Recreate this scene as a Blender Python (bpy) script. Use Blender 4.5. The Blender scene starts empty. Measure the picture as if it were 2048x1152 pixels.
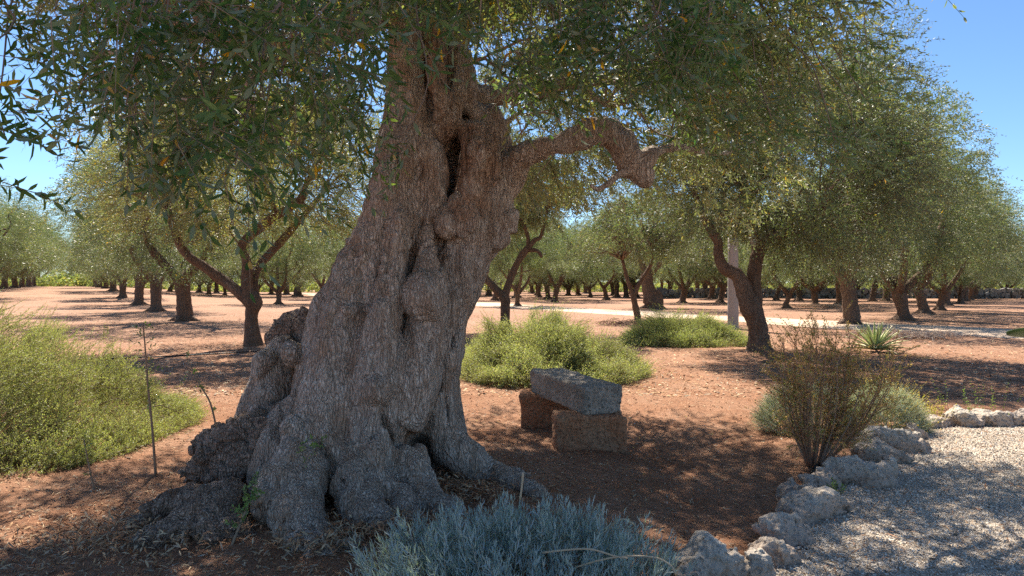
import bpy, math, random
import numpy as np
from math import radians as R_

# ------------------------------------------------------------------ camera, sky, sun, exposure
sc = bpy.context.scene
COL = sc.collection
FPX = 1365.0            # focal length in pixels of the 2048 px wide photograph (24 mm)
HOR = 566.0             # horizon row
EYE = 1.5
cam = bpy.data.cameras.new('camera'); cam.lens = 24.0; cam.sensor_width = 36.0
cam.shift_y = -(576 - HOR) / 2048.0
cam.clip_start = 0.05; cam.clip_end = 5000
camo = bpy.data.objects.new('camera', cam); COL.objects.link(camo)
camo.location = (0, 0, EYE); camo.rotation_euler = (R_(90), 0, 0)
sc.camera = camo

SUN_EL, SUN_AZ = 52.0, -17.0            # azimuth measured from +Y (view direction), negative = to the left
sdir = np.array([math.sin(R_(SUN_AZ)) * math.cos(R_(SUN_EL)), math.cos(R_(SUN_AZ)) * math.cos(R_(SUN_EL)), math.sin(R_(SUN_EL))])
world = bpy.data.worlds.new("World"); sc.world = world; world.use_nodes = True
nt = world.node_tree; nt.nodes.clear()
sky = nt.nodes.new('ShaderNodeTexSky'); sky.sky_type = 'NISHITA'; sky.sun_disc = False
sky.sun_elevation = R_(SUN_EL); sky.sun_rotation = R_(SUN_AZ)
sky.air_density = 1.0; sky.dust_density = 0.1; sky.ozone_density = 3.0; sky.altitude = 900
bg = nt.nodes.new('ShaderNodeBackground'); bg.inputs[1].default_value = 0.088
wo = nt.nodes.new('ShaderNodeOutputWorld')
tn_ = nt.nodes.new('ShaderNodeMix'); tn_.data_type = 'RGBA'; tn_.blend_type = 'MULTIPLY'; tn_.inputs[0].default_value = 1.0; tn_.inputs[7].default_value = (0.60, 0.71, 0.80, 1)
nt.links.new(sky.outputs[0], tn_.inputs[6]); nt.links.new(tn_.outputs[2], bg.inputs[0]); nt.links.new(bg.outputs[0], wo.inputs[0])
sl = bpy.data.lights.new('sun', 'SUN'); sl.energy = 4.8; sl.angle = R_(0.55); sl.color = (1.0, 0.92, 0.80)
so = bpy.data.objects.new('sun', sl); COL.objects.link(so)
from mathutils import Vector
so.rotation_euler = Vector(sdir).to_track_quat('Z', 'Y').to_euler(); so.location = (-4, 12, 20)
sc.view_settings.view_transform = 'Standard'; sc.view_settings.look = 'None'
sc.view_settings.exposure = 1.38; sc.view_settings.gamma = 1.0
sc.cycles.max_bounces = 7; sc.cycles.diffuse_bounces = 4; sc.cycles.glossy_bounces = 2
sc.cycles.transmission_bounces = 4; sc.cycles.transparent_max_bounces = 6
sc.cycles.use_denoising = False
sc.cycles.sample_clamp_indirect = 6.0

# ------------------------------------------------------------------ numeric helpers
def at(px, py, d):
    return np.array([(px - 1024.0) * d / FPX, d, EYE - (py - HOR) * d / FPX])
def proj(P):
    d = np.maximum(P[:, 1], 0.05)
    return 1024 + P[:, 0] / d * FPX, HOR + (EYE - P[:, 2]) / d * FPX, P[:, 1]
def gd(py): return EYE * FPX / (py - HOR)

def _h(ix, iy, iz, s):
    h = (ix.astype(np.uint32) * np.uint32(374761393)) ^ (iy.astype(np.uint32) * np.uint32(668265263)) ^ (iz.astype(np.uint32) * np.uint32(2246822519)) ^ np.uint32((s * 3266489917) & 0xffffffff)
    h ^= h >> np.uint32(15); h *= np.uint32(2246822519); h ^= h >> np.uint32(13); h *= np.uint32(3266489917); h ^= h >> np.uint32(16)
    return h.astype(np.float32) / np.float32(4294967295.0)
def vn(P, s=0):
    """value noise in -1..1"""
    P = np.asarray(P, np.float32)
    I = np.floor(P).astype(np.int64); f = P - I
    f = f * f * (3 - 2 * f)
    x, y, z = I[..., 0], I[..., 1], I[..., 2]
    def c(a, b, e): return _h(x + a, y + b, z + e, s)
    fx, fy, fz = f[..., 0], f[..., 1], f[..., 2]
    a = c(0,0,0)*(1-fx)+c(1,0,0)*fx; b = c(0,1,0)*(1-fx)+c(1,1,0)*fx
    e = c(0,0,1)*(1-fx)+c(1,0,1)*fx; g = c(0,1,1)*(1-fx)+c(1,1,1)*fx
    return ((a*(1-fy)+b*fy)*(1-fz)+(e*(1-fy)+g*fy)*fz)*2-1
def fbm(P, s=0, o=3):
    r = 0; a = 1; P = np.asarray(P, np.float32)
    for k in range(o):
        r = r + a * vn(P * (2 ** k), s + k * 7); a *= 0.5
    return r
def ss(a, b, x):
    t = np.clip((x - a) / (b - a), 0, 1); return t * t * (3 - 2 * t)
def nrm(v): return v / np.maximum(np.linalg.norm(v, axis=-1, keepdims=True), 1e-9)

# ------------------------------------------------------------------ ground height
GRAVEL_EDGE = [(0.72, 2.2), (0.92, 3.1), (1.30, 3.45), (1.62, 3.85), (1.93, 4.35), (2.10, 4.75), (2.50, 5.15), (2.95, 5.75), (3.35, 6.2), (3.75, 6.75), (4.4, 7.0), (5.6, 7.15), (7.5, 7.3), (12, 7.8)]
_ge = np.array(GRAVEL_EDGE)
def in_gravel(x, y):
    """signed-ish: >0 inside gravel"""
    ye = np.interp(x, _ge[:, 0], _ge[:, 1], left=-50)
    return ye - y
def gbase(x, y):
    z = 0.14 * np.exp(-((x + 0.75) ** 2 + (y - 5.0) ** 2) / 1.25 ** 2)
    z = z + 0.05 * np.exp(-((x + 6.0) ** 2 + (y - 15.9) ** 2) / 1.2 ** 2)
    z = z + 0.10 * np.exp(-((x - 5.1) ** 2 + (y - 14.0) ** 2) / 1.2 ** 2)
    ang = -x / np.maximum(y, 1)
    z = z + 0.95 * ss(38, 75, y) * ss(0.40, 0.62, ang)
    return z
def gz(x, y, micro=True):
    x = np.asarray(x, float); y = np.asarray(y, float)
    z = gbase(x, y)
    P = np.stack([x, y, 0 * x], -1)
    near = 1 - ss(9, 16, np.hypot(x, y))
    z = z + 0.05 * vn(P * 0.22, 3) * ss(8, 30, y)
    if micro:
        m = np.where(in_gravel(x, y) > 0, 0.25, 1.0)
        z = z + m * near * (0.018 * vn(P * 1.6, 5) + 0.010 * vn(P * 5, 6) + 0.005 * vn(P * 13, 7))
    return z

# ------------------------------------------------------------------ mesh helpers
def mesh_from(name, V, F, mats=(), fm=None, tint=None, smooth=True, attr=None):
    """V (N,3); F list of index arrays (M,k)"""
    me = bpy.data.meshes.new(name)
    V = np.ascontiguousarray(V, np.float32)
    F = [f for f in F if len(f)]
    me.vertices.add(len(V)); me.vertices.foreach_set('co', V.ravel())
    nl = sum(f.size for f in F); npoly = sum(len(f) for f in F)
    me.loops.add(nl); me.polygons.add(npoly)
    me.loops.foreach_set('vertex_index', np.concatenate([f.ravel() for f in F]).astype(np.int32))
    cnt = np.concatenate([np.full(len(f), f.shape[1]) for f in F]).astype(np.int32)
    st = np.concatenate([[0], np.cumsum(cnt)[:-1]]).astype(np.int32)
    me.polygons.foreach_set('loop_start', st)
    try: me.polygons.foreach_set('loop_total', cnt)
    except Exception: pass
    for m in mats: me.materials.append(m)
    if fm is not None: me.polygons.foreach_set('material_index', np.asarray(fm, np.int32))
    me.polygons.foreach_set('use_smooth', np.full(npoly, smooth, dtype=bool))
    if tint is not None:
        a = me.color_attributes.new('tint', 'FLOAT_COLOR', 'POINT')
        c = np.ones((len(V), 4), np.float32); c[:, :3] = tint
        a.data.foreach_set('color', c.ravel())
    if attr is not None:
        for k, v in attr.items():
            a = me.attributes.new(k, 'FLOAT', 'POINT'); a.data.foreach_set('value', np.asarray(v, np.float32))
    me.update(calc_edges=True); me.validate(clean_customdata=False)
    return me
def link(name, me, parent=None, loc=None):
    o = bpy.data.objects.new(name, me); COL.objects.link(o)
    if parent is not None: o.parent = parent
    if loc is not None: o.location = loc
    return o
def tag(o, label=None, cat=None, group=None, kind=None):
    if label: o['label'] = label
    if cat: o['category'] = cat
    if group: o['group'] = group
    if kind: o['kind'] = kind
    return o
def empty(name, loc, label=None, cat=None, group=None, rz=0):
    o = bpy.data.objects.new(name, None); COL.objects.link(o); o.location = [float(v) for v in loc]
    o.rotation_euler = (0, 0, rz); o.empty_display_size = 0.1
    return tag(o, label, cat, group)
class Acc:
    """accumulates geometry, several materials and per-vertex tint"""
    def __init__(s): s.V = []; s.F = []; s.M = []; s.T = []; s.n = 0
    def add(s, V, Fs, m=0, t=(1, 1, 1)):
        V = np.asarray(V, np.float32)
        for f in Fs:
            if len(f): s.F.append(np.asarray(f) + s.n); s.M.append(np.full(len(f), m))
        t = np.asarray(t, np.float32)
        s.T.append(np.broadcast_to(t, (len(V), 3)) if t.ndim == 1 else t)
        s.V.append(V); s.n += len(V)
    def mesh(s, name, mats, origin=None, smooth=True):
        V = np.concatenate(s.V)
        if origin is not None: V = V - np.asarray(origin, np.float32)
        # group faces by size while keeping material indices
        ks = sorted({f.shape[1] for f in s.F}); F = []; M = []
        for k in ks:
            F.append(np.concatenate([f for f in s.F if f.shape[1] == k])); M.append(np.concatenate([m for f, m in zip(s.F, s.M) if f.shape[1] == k]))
        return mesh_from(name, V, F, mats, np.concatenate(M), np.concatenate(s.T), smooth)

def catmull(P, n):
    P = np.asarray(P, float)
    if len(P) < 3: 
        t = np.linspace(0, 1, n * (len(P) - 1) + 1)[:, None]; return P[0] * (1 - t) + P[-1] * t
    Q = np.vstack([2 * P[0] - P[1], P, 2 * P[-1] - P[-2]]); out = []
    for i in range(1, len(Q) - 2):
        a, b, c, d = Q[i - 1], Q[i], Q[i + 1], Q[i + 2]
        for k in range(n):
            t = k / n
            out.append(0.5 * ((2 * b) + (-a + c) * t + (2 * a - 5 * b + 4 * c - d) * t * t + (-a + 3 * b - 3 * c + d) * t ** 3))
    out.append(P[-1]); return np.array(out)
def tube(path, n=5, sides=10, seed=0, rough=0.08):
    """path rows (x,y,z,r) -> V, F"""
    C = catmull(path, n); X = C[:, :3]; r = np.maximum(C[:, 3], 0.0015)
    T = nrm(np.gradient(X, axis=0))
    up = np.array([0.13, 0.97, 0.21]); V = []; ref = up
    for i in range(len(X)):
        e1 = np.cross(T[i], ref); 
        if np.linalg.norm(e1) < 1e-3: e1 = np.cross(T[i], [1, 0, 0])
        e1 = e1 / np.linalg.norm(e1); e2 = np.cross(T[i], e1); ref = -e2 if False else ref
        th = np.arange(sides) / sides * 2 * math.pi
        ring = X[i] + (np.cos(th)[:, None] * e1 + np.sin(th)[:, None] * e2) * r[i]
        V.append(ring)
    V = np.concatenate(V)
    if rough:
        rr = np.repeat(r, sides)
        cen = np.repeat(X, sides, 0); dirn = nrm(V - cen)
        k = fbm(V * 9 + seed * 3.7, seed, 2) * rough + vn(V * 2.2 + seed, seed + 4) * rough * 1.2
        V = cen + dirn * (rr * (1 + k))[:, None]
    m = len(X); F = []
    i = np.arange(m - 1)[:, None] * sides; j = np.arange(sides)[None, :]; j2 = (j + 1) % sides
    Q = np.stack([i + j, i + j2, i + sides + j2, i + sides + j], -1).reshape(-1, 4)
    # end caps
    V = np.vstack([V, X[0], X[-1]]); a, b = m * sides, m * sides + 1; jj = np.arange(sides)
    T1 = np.stack([np.full(sides, a), (jj + 1) % sides, jj], -1); T2 = np.stack([np.full(sides, b), (m - 1) * sides + jj, (m - 1) * sides + (jj + 1) % sides], -1)
    return V, [Q, T1, T2]

# ---- signed distance field + surface nets
class SDF:
    def __init__(s, lo, hi, h):
        s.lo = np.array(lo, float); s.h = h
        s.n = np.ceil((np.array(hi) - s.lo) / h).astype(int) + 1
        s.F = np.full(s.n, 1.0, np.float32)
        s.ax = [s.lo[i] + h * np.arange(s.n[i]) for i in range(3)]
    def box(s, lo, hi):
        a = np.clip(np.floor((np.array(lo) - s.lo) / s.h).astype(int), 0, s.n); b = np.clip(np.ceil((np.array(hi) - s.lo) / s.h).astype(int) + 1, 0, s.n)
        return tuple(slice(a[i], b[i]) for i in range(3))
    def grid(s, sl):
        return [s.ax[0][sl[0]].astype(np.float32)[:, None, None], s.ax[1][sl[1]].astype(np.float32)[None, :, None], s.ax[2][sl[2]].astype(np.float32)[None, None, :]]
    def strand(s, path, n=3, k=0.05, sub=False, ey=1.0):
        C = catmull(path, n); r = C[:, 3]; X = C[:, :3]; pad = 0.12 + k
        sl = s.box((X - r[:, None]).min(0) - pad, (X + r[:, None]).max(0) + pad)
        g = s.grid(sl); sh = tuple(q.stop - q.start for q in sl)
        if 0 in sh: return
        D = np.full(sh, 1.0, np.float32)
        for i in range(len(C) - 1):
            a, b = X[i], X[i + 1]; ra, rb = r[i], r[i + 1]; m = max(ra, rb) + pad
            q = s.box(np.minimum(a, b) - m, np.maximum(a, b) + m)
            q2 = tuple(slice(q[j].start - sl[j].start, q[j].stop - sl[j].start) for j in range(3))
            q2 = tuple(slice(max(0, z.start), max(0, min(z.stop, sh[j]))) for j, z in enumerate(q2))
            if any(z.stop <= z.start for z in q2): continue
            gx, gy, gz_ = g[0][q2[0]], g[1][:, q2[1]], g[2][:, :, q2[2]]
            ab = b - a; L2 = float(ab @ ab) + 1e-9
            t = np.clip(((gx - a[0]) * ab[0] + (gy - a[1]) * ab[1] + (gz_ - a[2]) * ab[2]) / L2, 0, 1)
            d = np.sqrt((gx - a[0] - t * ab[0]) ** 2 + (gy - a[1] - t * ab[1]) ** 2 + (gz_ - a[2] - t * ab[2]) ** 2) - (ra + (rb - ra) * t)
            D[q2] = np.minimum(D[q2], d)
        G = s.F[sl]
        if sub:
            D = -D; h = np.clip(0.5 - 0.5 * (D - G) / k * -1, 0, 1)
            h = np.clip(0.5 - 0.5 * (G - D) / k, 0, 1)
            s.F[sl] = G * (1 - h) + D * h + k * h * (1 - h)
        else:
            h = np.clip(0.5 + 0.5 * (D - G) / k, 0, 1)
            s.F[sl] = D * (1 - h) + G * h - k * h * (1 - h)
    def noise(s, f, amp, seed, o=2, st=(1, 1, 1)):
        m = np.abs(s.F) < max(0.2, amp * 3); idx = np.nonzero(m)
        P = np.stack([s.ax[i][idx[i]] for i in range(3)], -1) * np.array(st) * f
        s.F[idx] += amp * fbm(P, seed, o)
    def mesh(s):
        return nets(s.F, s.lo, s.h)
def nets(F, lo, h):
    S = F < 0; n = np.array(F.shape) - 1
    c = np.zeros(n, np.uint8)
    for a in (0, 1):
        for b in (0, 1):
            for e in (0, 1):
                c += S[a:n[0] + a, b:n[1] + b, e:n[2] + e]
    act = (c > 0) & (c < 8); ids = np.full(n, -1, np.int32); I = np.argwhere(act); ids[act] = np.arange(len(I))
    acc = np.zeros((len(I), 3), np.float32); cn = np.zeros(len(I), np.float32)
    for ax in range(3):
        o = [k for k in range(3) if k != ax]
        for u in (0, 1):
            for v in (0, 1):
                c0 = np.zeros(3, int); c0[o[0]] = u; c0[o[1]] = v; c1 = c0.copy(); c1[ax] = 1
                A = F[tuple((I + c0).T)]; B = F[tuple((I + c1).T)]
                m = (A < 0) != (B < 0); t = np.where(m, A / np.where(m, A - B, 1), 0)
                p = np.tile(c0.astype(np.float32), (len(I), 1)); p[:, ax] = t
                acc += p * m[:, None]; cn += m
    V = lo + (I + acc / np.maximum(cn, 1)[:, None]) * h
    Q = []
    for ax in range(3):
        o = [(ax + 1) % 3, (ax + 2) % 3]
        sl0 = [slice(1, n[k]) for k in range(3)]; sl1 = list(sl0); sl0[ax] = slice(0, n[ax]); sl1[ax] = slice(1, n[ax] + 1)
        a = S[tuple(sl0)]; b = S[tuple(sl1)]
        for flip in (False, True):
            E = np.argwhere((a & ~b) if not flip else (~a & b))
            if not len(E): continue
            off = np.ones(3, int); off[ax] = 0; E = E + off
            d1 = np.zeros(3, int); d1[o[0]] = 1; d2 = np.zeros(3, int); d2[o[1]] = 1
            q = np.stack([ids[tuple((E - d1 - d2).T)], ids[tuple((E - d2).T)], ids[tuple(E.T)], ids[tuple((E - d1).T)]], -1)
            Q.append(q if not flip else q[:, ::-1])
    return V, np.concatenate(Q)
def vnormals(V, Q):
    fn = np.cross(V[Q[:, 2]] - V[Q[:, 0]], V[Q[:, 3]] - V[Q[:, 1]]) if Q.shape[1] == 4 else np.cross(V[Q[:, 1]] - V[Q[:, 0]], V[Q[:, 2]] - V[Q[:, 0]])
    N = np.zeros_like(V)
    for k in range(Q.shape[1]):
        for j in range(3): N[:, j] += np.bincount(Q[:, k], fn[:, j], len(V))
    return nrm(N)
def relax(V, Q, it=2, lam=0.5):
    for _ in range(it):
        A = np.zeros_like(V); c = np.zeros(len(V))
        for k in range(4):
            a, b = Q[:, k], Q[:, (k + 1) % 4]
            for j in range(3): A[:, j] += np.bincount(a, V[b, j], len(V)) + np.bincount(b, V[a, j], len(V))
            c += np.bincount(a, minlength=len(V)) + np.bincount(b, minlength=len(V))
        V = V * (1 - lam) + lam * A / np.maximum(c, 1)[:, None]
    return V
def subdiv(V, Q):
    E = np.sort(np.concatenate([Q[:, [k, (k + 1) % 4]] for k in range(4)]), axis=1)
    key = E[:, 0].astype(np.int64) * len(V) + E[:, 1]
    u, inv = np.unique(key, return_inverse=True)
    ea, eb = u // len(V), u % len(V)
    m = len(Q); n0 = len(V); ne = len(u)
    V2 = np.concatenate([V, (V[ea] + V[eb]) / 2, V[Q].mean(1)])
    e = [inv[k * m:(k + 1) * m] + n0 for k in range(4)]; f = np.arange(m) + n0 + ne
    Q2 = np.concatenate([np.stack([Q[:, k], e[k], f, e[(k + 3) % 4]], -1) for k in range(4)])
    return V2, Q2

# ---- leaves
def leaf_geo(P, D, U, L, W, lens=True, curl=0.12):
    D = nrm(D); S = nrm(np.cross(D, U)); N = np.cross(S, D)
    L = L[:, None]; W = W[:, None]; n = len(P)
    if lens:
        c1 = P + D * L * 0.32 + N * L * curl * 0.10; c2 = P + D * L * 0.70 - N * L * curl * 0.1
        V = np.stack([P, c1 - S * W * .5, c1 + S * W * .5, c2 - S * W * .42, c2 + S * W * .42, P + D * L - N * L * curl], 1).reshape(-1, 3)
        b = np.arange(n)[:, None] * 6
        return V, [b + np.array([[0, 2, 1]]), b + np.array([[3, 4, 5]]), b + np.array([[1, 2, 4, 3]])], 6
    c = P + D * L * 0.45
    V = np.stack([P, c + S * W * .5 + N * L * 0.03, P + D * L - N * L * curl * .5, c - S * W * .5 + N * L * 0.03], 1).reshape(-1, 3)
    b = np.arange(n)[:, None] * 4
    return V, [b + np.array([[0, 1, 2, 3]])], 4
def rand_dir(rng, n):
    return nrm(rng.normal(size=(n, 3)))
def twigs(acc, P, D, L, K, leafL, leafW, rng, tintf, droop=0.35, ang=(35, 70), lens=True, stem_r=0.0016, ml=0, ms=1, stem_t=(0.5, 0.45, 0.38), stems=True, curl=0.12, upcurve=0.0, helical=math.pi / 2, pair=True, tmin=0.06):
    N = len(P)
    if N == 0: return
    D = nrm(D); L = np.broadcast_to(L, (N,)).astype(float)
    t = (np.arange(K) + 0.9) / K * (1 - tmin) + tmin
    g = np.array([0, 0, -1.0])
    pos = P[:, None] + D[:, None] * (L[:, None] * t)[..., None] + g * (droop * L[:, None] * t ** 2)[..., None]
    tan = nrm(D[:, None] + g * (2 * droop * t)[None, :, None])
    ref = rand_dir(rng, N); e1 = nrm(np.cross(D, ref)); e2 = np.cross(D, e1)
    ph = rng.uniform(0, 6.28, N)[:, None] + np.arange(K)[None] * helical + rng.normal(size=(N, K)) * 0.25
    for sgn in ((1, -1) if pair else (1,)):
        e = (np.cos(ph)[..., None] * e1[:, None] + np.sin(ph)[..., None] * e2[:, None]) * sgn
        a = np.radians(rng.uniform(ang[0], ang[1], (N, K)))[..., None]
        d = tan * np.cos(a) + e * np.sin(a)
        d[:, -1] = tan[:, -1] * 0.9 + e[:, -1] * 0.35
        U = tan * np.sin(a) - e * np.cos(a) + rng.normal(size=(N, K, 3)) * 0.25
        d = d + rng.normal(size=d.shape) * 0.12
        keep = rng.random((N, K)) > 0.08
        ll = leafL * rng.uniform(0.65, 1.12, (N, K)) * (0.75 + 0.35 * np.sin(np.pi * np.clip(t, 0, 1)))[None]
        Pp, Dd, Uu, Ll = pos[keep], d[keep], U[keep], ll[keep]
        V, F, nv = leaf_geo(Pp, Dd, -Uu if upcurve else Uu, Ll, leafW * rng.uniform(0.8, 1.15, len(Ll)), lens, curl)
        T = np.repeat(tintf(len(Pp), rng, Pp), nv, 0)
        acc.add(V, F, ml, T)
    if stems:
        q = np.array([0, 0.5, 1.0]); C = P[:, None] + D[:, None] * (L[:, None] * q)[..., None] + g * (droop * L[:, None] * q ** 2)[..., None]
        rr = stem_r * np.array([1.0, 0.8, 0.4])
        V = []
        for k in range(3):
            th = k * 2.0944
            V.append(C + (math.cos(th) * e1 + math.sin(th) * e2)[:, None] * rr[None, :, None])
        V = np.stack(V, 2).reshape(-1, 3)     # N,3pts,3sides
        b = (np.arange(N) * 9)[:, None]; F = []
        for s_ in (0, 3):
            for k in range(3):
                F.append(b + np.array([[s_ + k, s_ + (k + 1) % 3, s_ + 3 + (k + 1) % 3, s_ + 3 + k]]))
        acc.add(V, [np.concatenate(F)], ms, stem_t)

# ------------------------------------------------------------------ materials
def mat(name):
    m = bpy.data.materials.new(name); m.use_nodes = True; t = m.node_tree; t.nodes.clear()
    out = t.nodes.new('ShaderNodeOutputMaterial'); return m, t, out
def N(t, ty, **kw):
    n = t.nodes.new(ty)
    for k, v in kw.items(): setattr(n, k, v)
    return n
def noise(t, vec, scale, detail=4, rough=0.6):
    n = N(t, 'ShaderNodeTexNoise'); n.inputs['Scale'].default_value = scale; n.inputs['Detail'].default_value = detail; n.inputs['Roughness'].default_value = rough
    t.links.new(vec, n.inputs['Vector']); return n.outputs['Fac']
def ramp(t, fac, stops):
    r = N(t, 'ShaderNodeValToRGB'); e = r.color_ramp.elements
    while len(e) < len(stops): e.new(0.5)
    for i, (p, c) in enumerate(stops):
        e[i].position = p; e[i].color = (*c, 1) if not isinstance(c, (int, float)) else (c, c, c, 1)
    t.links.new(fac, r.inputs[0]); return r.outputs[0]
def mixc(t, f, a, b, mode='MIX'):
    m = N(t, 'ShaderNodeMix', data_type='RGBA', blend_type=mode)
    for inp, v in ((m.inputs[0], f), (m.inputs[6], a), (m.inputs[7], b)):
        if isinstance(v, (int, float)): inp.default_value = v
        elif isinstance(v, tuple): inp.default_value = (*v, 1)
        else: t.links.new(v, inp)
    return m.outputs[2]
def math_(t, op, a, b=0.0):
    m = N(t, 'ShaderNodeMath', operation=op)
    for i, v in enumerate((a, b)):
        if isinstance(v, (int, float)): m.inputs[i].default_value = v
        else: t.links.new(v, m.inputs[i])
    return m.outputs[0]
def mapping(t, scale, rot=(0, 0, 0), src='Object'):
    tc = N(t, 'ShaderNodeTexCoord'); mp = N(t, 'ShaderNodeMapping'); mp.inputs['Scale'].default_value = scale; mp.inputs['Rotation'].default_value = rot
    t.links.new(tc.outputs[src], mp.inputs[0]); return mp.outputs[0]
def pbsdf(t, out, col, rough=0.9, height=None, dist=0.01, strength=1.0, spec=0.3):
    p = N(t, 'ShaderNodeBsdfPrincipled')
    if isinstance(col, tuple): p.inputs['Base Color'].default_value = (*col, 1)
    else: t.links.new(col, p.inputs['Base Color'])
    if isinstance(rough, (int, float)): p.inputs['Roughness'].default_value = rough
    else: t.links.new(rough, p.inputs['Roughness'])
    p.inputs['Specular IOR Level'].default_value = spec
    if height is not None:
        b = N(t, 'ShaderNodeBump'); b.inputs['Distance'].default_value = dist; b.inputs['Strength'].default_value = strength
        t.links.new(height, b.inputs['Height']); t.links.new(b.outputs[0], p.inputs['Normal'])
    t.links.new(p.outputs[0], out.inputs[0]); return p

def leaf_mat(name, under=(0.40, 0.375, 0.27), trans=0.30, rough=0.46, gain=1.0, spec=0.25):
    m, t, out = mat(name)
    at_ = N(t, 'ShaderNodeAttribute', attribute_name='tint'); geo = N(t, 'ShaderNodeNewGeometry')
    undc = mixc(t, 0.45, at_.outputs['Color'], under)
    col = mixc(t, geo.outputs['Backfacing'], at_.outputs['Color'], undc)
    p = N(t, 'ShaderNodeBsdfPrincipled'); t.links.new(col, p.inputs['Base Color']); p.inputs['Roughness'].default_value = rough
    p.inputs['Specular IOR Level'].default_value = spec
    tr = N(t, 'ShaderNodeBsdfTranslucent')
    tc = mixc(t, 1.0, at_.outputs['Color'], (1.7 * gain, 1.8 * gain, 0.7 * gain), 'MULTIPLY'); t.links.new(tc, tr.inputs[0])
    mx = N(t, 'ShaderNodeMixShader'); mx.inputs[0].default_value = trans
    t.links.new(p.outputs[0], mx.inputs[1]); t.links.new(tr.outputs[0], mx.inputs[2]); t.links.new(mx.outputs[0], out.inputs[0])
    return m
M = {}
M['leaf'] = leaf_mat('olive_leaf')
M['needle'] = leaf_mat('needle_leaf', under=(0.20, 0.24, 0.09), trans=0.35, rough=0.5)
M['silver'] = leaf_mat('silver_leaf', under=(0.36, 0.42, 0.44), trans=0.2, rough=0.7, spec=0.2)
m, t, out = mat('twig_bark'); at_ = N(t, 'ShaderNodeAttribute', attribute_name='tint')
pbsdf(t, out, mixc(t, 1.0, at_.outputs['Color'], (0.30, 0.24, 0.19), 'MULTIPLY'), 0.85); M['twig'] = m

def bark_mat(name, ridge, crev, scale=1.0, dist=0.012, ochre=0.25, warm=(0.20, 0.10, 0.055), zs=0.30):
    m, t, out = mat(name)
    v0 = mapping(t, (1, 1, 1))
    wob = N(t, 'ShaderNodeTexNoise'); wob.inputs['Scale'].default_value = 7 * scale; wob.inputs['Detail'].default_value = 3; t.links.new(v0, wob.inputs['Vector'])
    vv = N(t, 'ShaderNodeVectorMath', operation='MULTIPLY_ADD'); t.links.new(wob.outputs['Color'], vv.inputs[0]); vv.inputs[1].default_value = (0.035 / scale,) * 3; t.links.new(v0, vv.inputs[2])
    def m2(a, b):
        mp = N(t, 'ShaderNodeMapping'); mp.inputs['Scale'].default_value = (a * scale, a * scale, b * scale); t.links.new(vv.outputs[0], mp.inputs[0]); return mp.outputs[0]
    def iso(a, b, k, w):      # wavy fissures along the contours of a stretched noise
        n_ = noise(t, m2(a, b), 1.0, 2, 0.5); fr = math_(t, 'FRACT', math_(t, 'MULTIPLY', n_, k))
        return ramp(t, math_(t, 'MULTIPLY', math_(t, 'ABSOLUTE', math_(t, 'SUBTRACT', fr, 0.5)), 2.0), [(0.0, 0.0), (w, 1.0)])
    f1 = iso(16, 16 * zs * .5, 11.0, 0.45); f2 = iso(34, 34 * zs * .6, 7.0, 0.6)
    vo = N(t, 'ShaderNodeTexVoronoi', feature='DISTANCE_TO_EDGE'); t.links.new(m2(62, 62 * zs * 1.25), vo.inputs['Vector']); vo.inputs['Scale'].default_value = 1
    edge = ramp(t, vo.outputs['Distance'], [(0.0, 0.0), (0.10, 0.6), (0.30, 1.0)])
    fine = noise(t, m2(140, 50), 1.0, 4, 0.75)
    big = noise(t, m2(3.0, 1.3), 1.0, 5, 0.6); med = noise(t, m2(11, 5), 1.0, 5, 0.65)
    rc = mixc(t, ramp(t, big, [(0.36, 0.0), (0.62, 1.0)]), tuple(c * 0.72 for c in ridge), ridge)
    rc = mixc(t, math_(t, 'MULTIPLY', ramp(t, med, [(0.44, 0.0), (0.64, 1.0)]), ochre), rc, warm)
    rc = mixc(t, ramp(t, fine, [(0.3, 0.18), (0.55, 0.0)]), rc, crev)
    cr_ = math_(t, 'MULTIPLY', math_(t, 'ADD', math_(t, 'MULTIPLY', edge, 0.6), 0.4), math_(t, 'ADD', math_(t, 'MULTIPLY', f1, 0.65), 0.35))
    cr_ = math_(t, 'MULTIPLY', cr_, math_(t, 'ADD', math_(t, 'MULTIPLY', f2, 0.35), 0.65))
    col = mixc(t, cr_, crev, rc)
    wa = N(t, 'ShaderNodeAttribute', attribute_name='wood').outputs['Fac']
    col = mixc(t, math_(t, 'MULTIPLY', wa, 0.85), col, ramp(t, noise(t, m2(50, 6), 1.0, 4, 0.6), [(0.35, (0.20, 0.115, 0.07)), (0.6, (0.52, 0.34, 0.23))]))
    ht = math_(t, 'ADD', math_(t, 'ADD', math_(t, 'MULTIPLY', edge, 0.35), math_(t, 'MULTIPLY', fine, 0.25)), math_(t, 'ADD', math_(t, 'MULTIPLY', f1, 0.7), math_(t, 'MULTIPLY', f2, 0.4)))
    pbsdf(t, out, col, 0.92, ht, dist, 1.0, 0.2); return m
M['bark'] = bark_mat('ancient_bark', (0.74, 0.63, 0.52), (0.30, 0.21, 0.15), 0.85, 0.017, 0.85, (0.44, 0.30, 0.20))
M['deadbark'] = bark_mat('rough_dead_bark', (0.60, 0.455, 0.35), (0.17, 0.11, 0.075), 0.8, 0.02, 0.5, zs=0.6)
M['bark2'] = bark_mat('grove_bark', (0.32, 0.225, 0.165), (0.08, 0.046, 0.03), 0.7, 0.014, 0.4)

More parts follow.
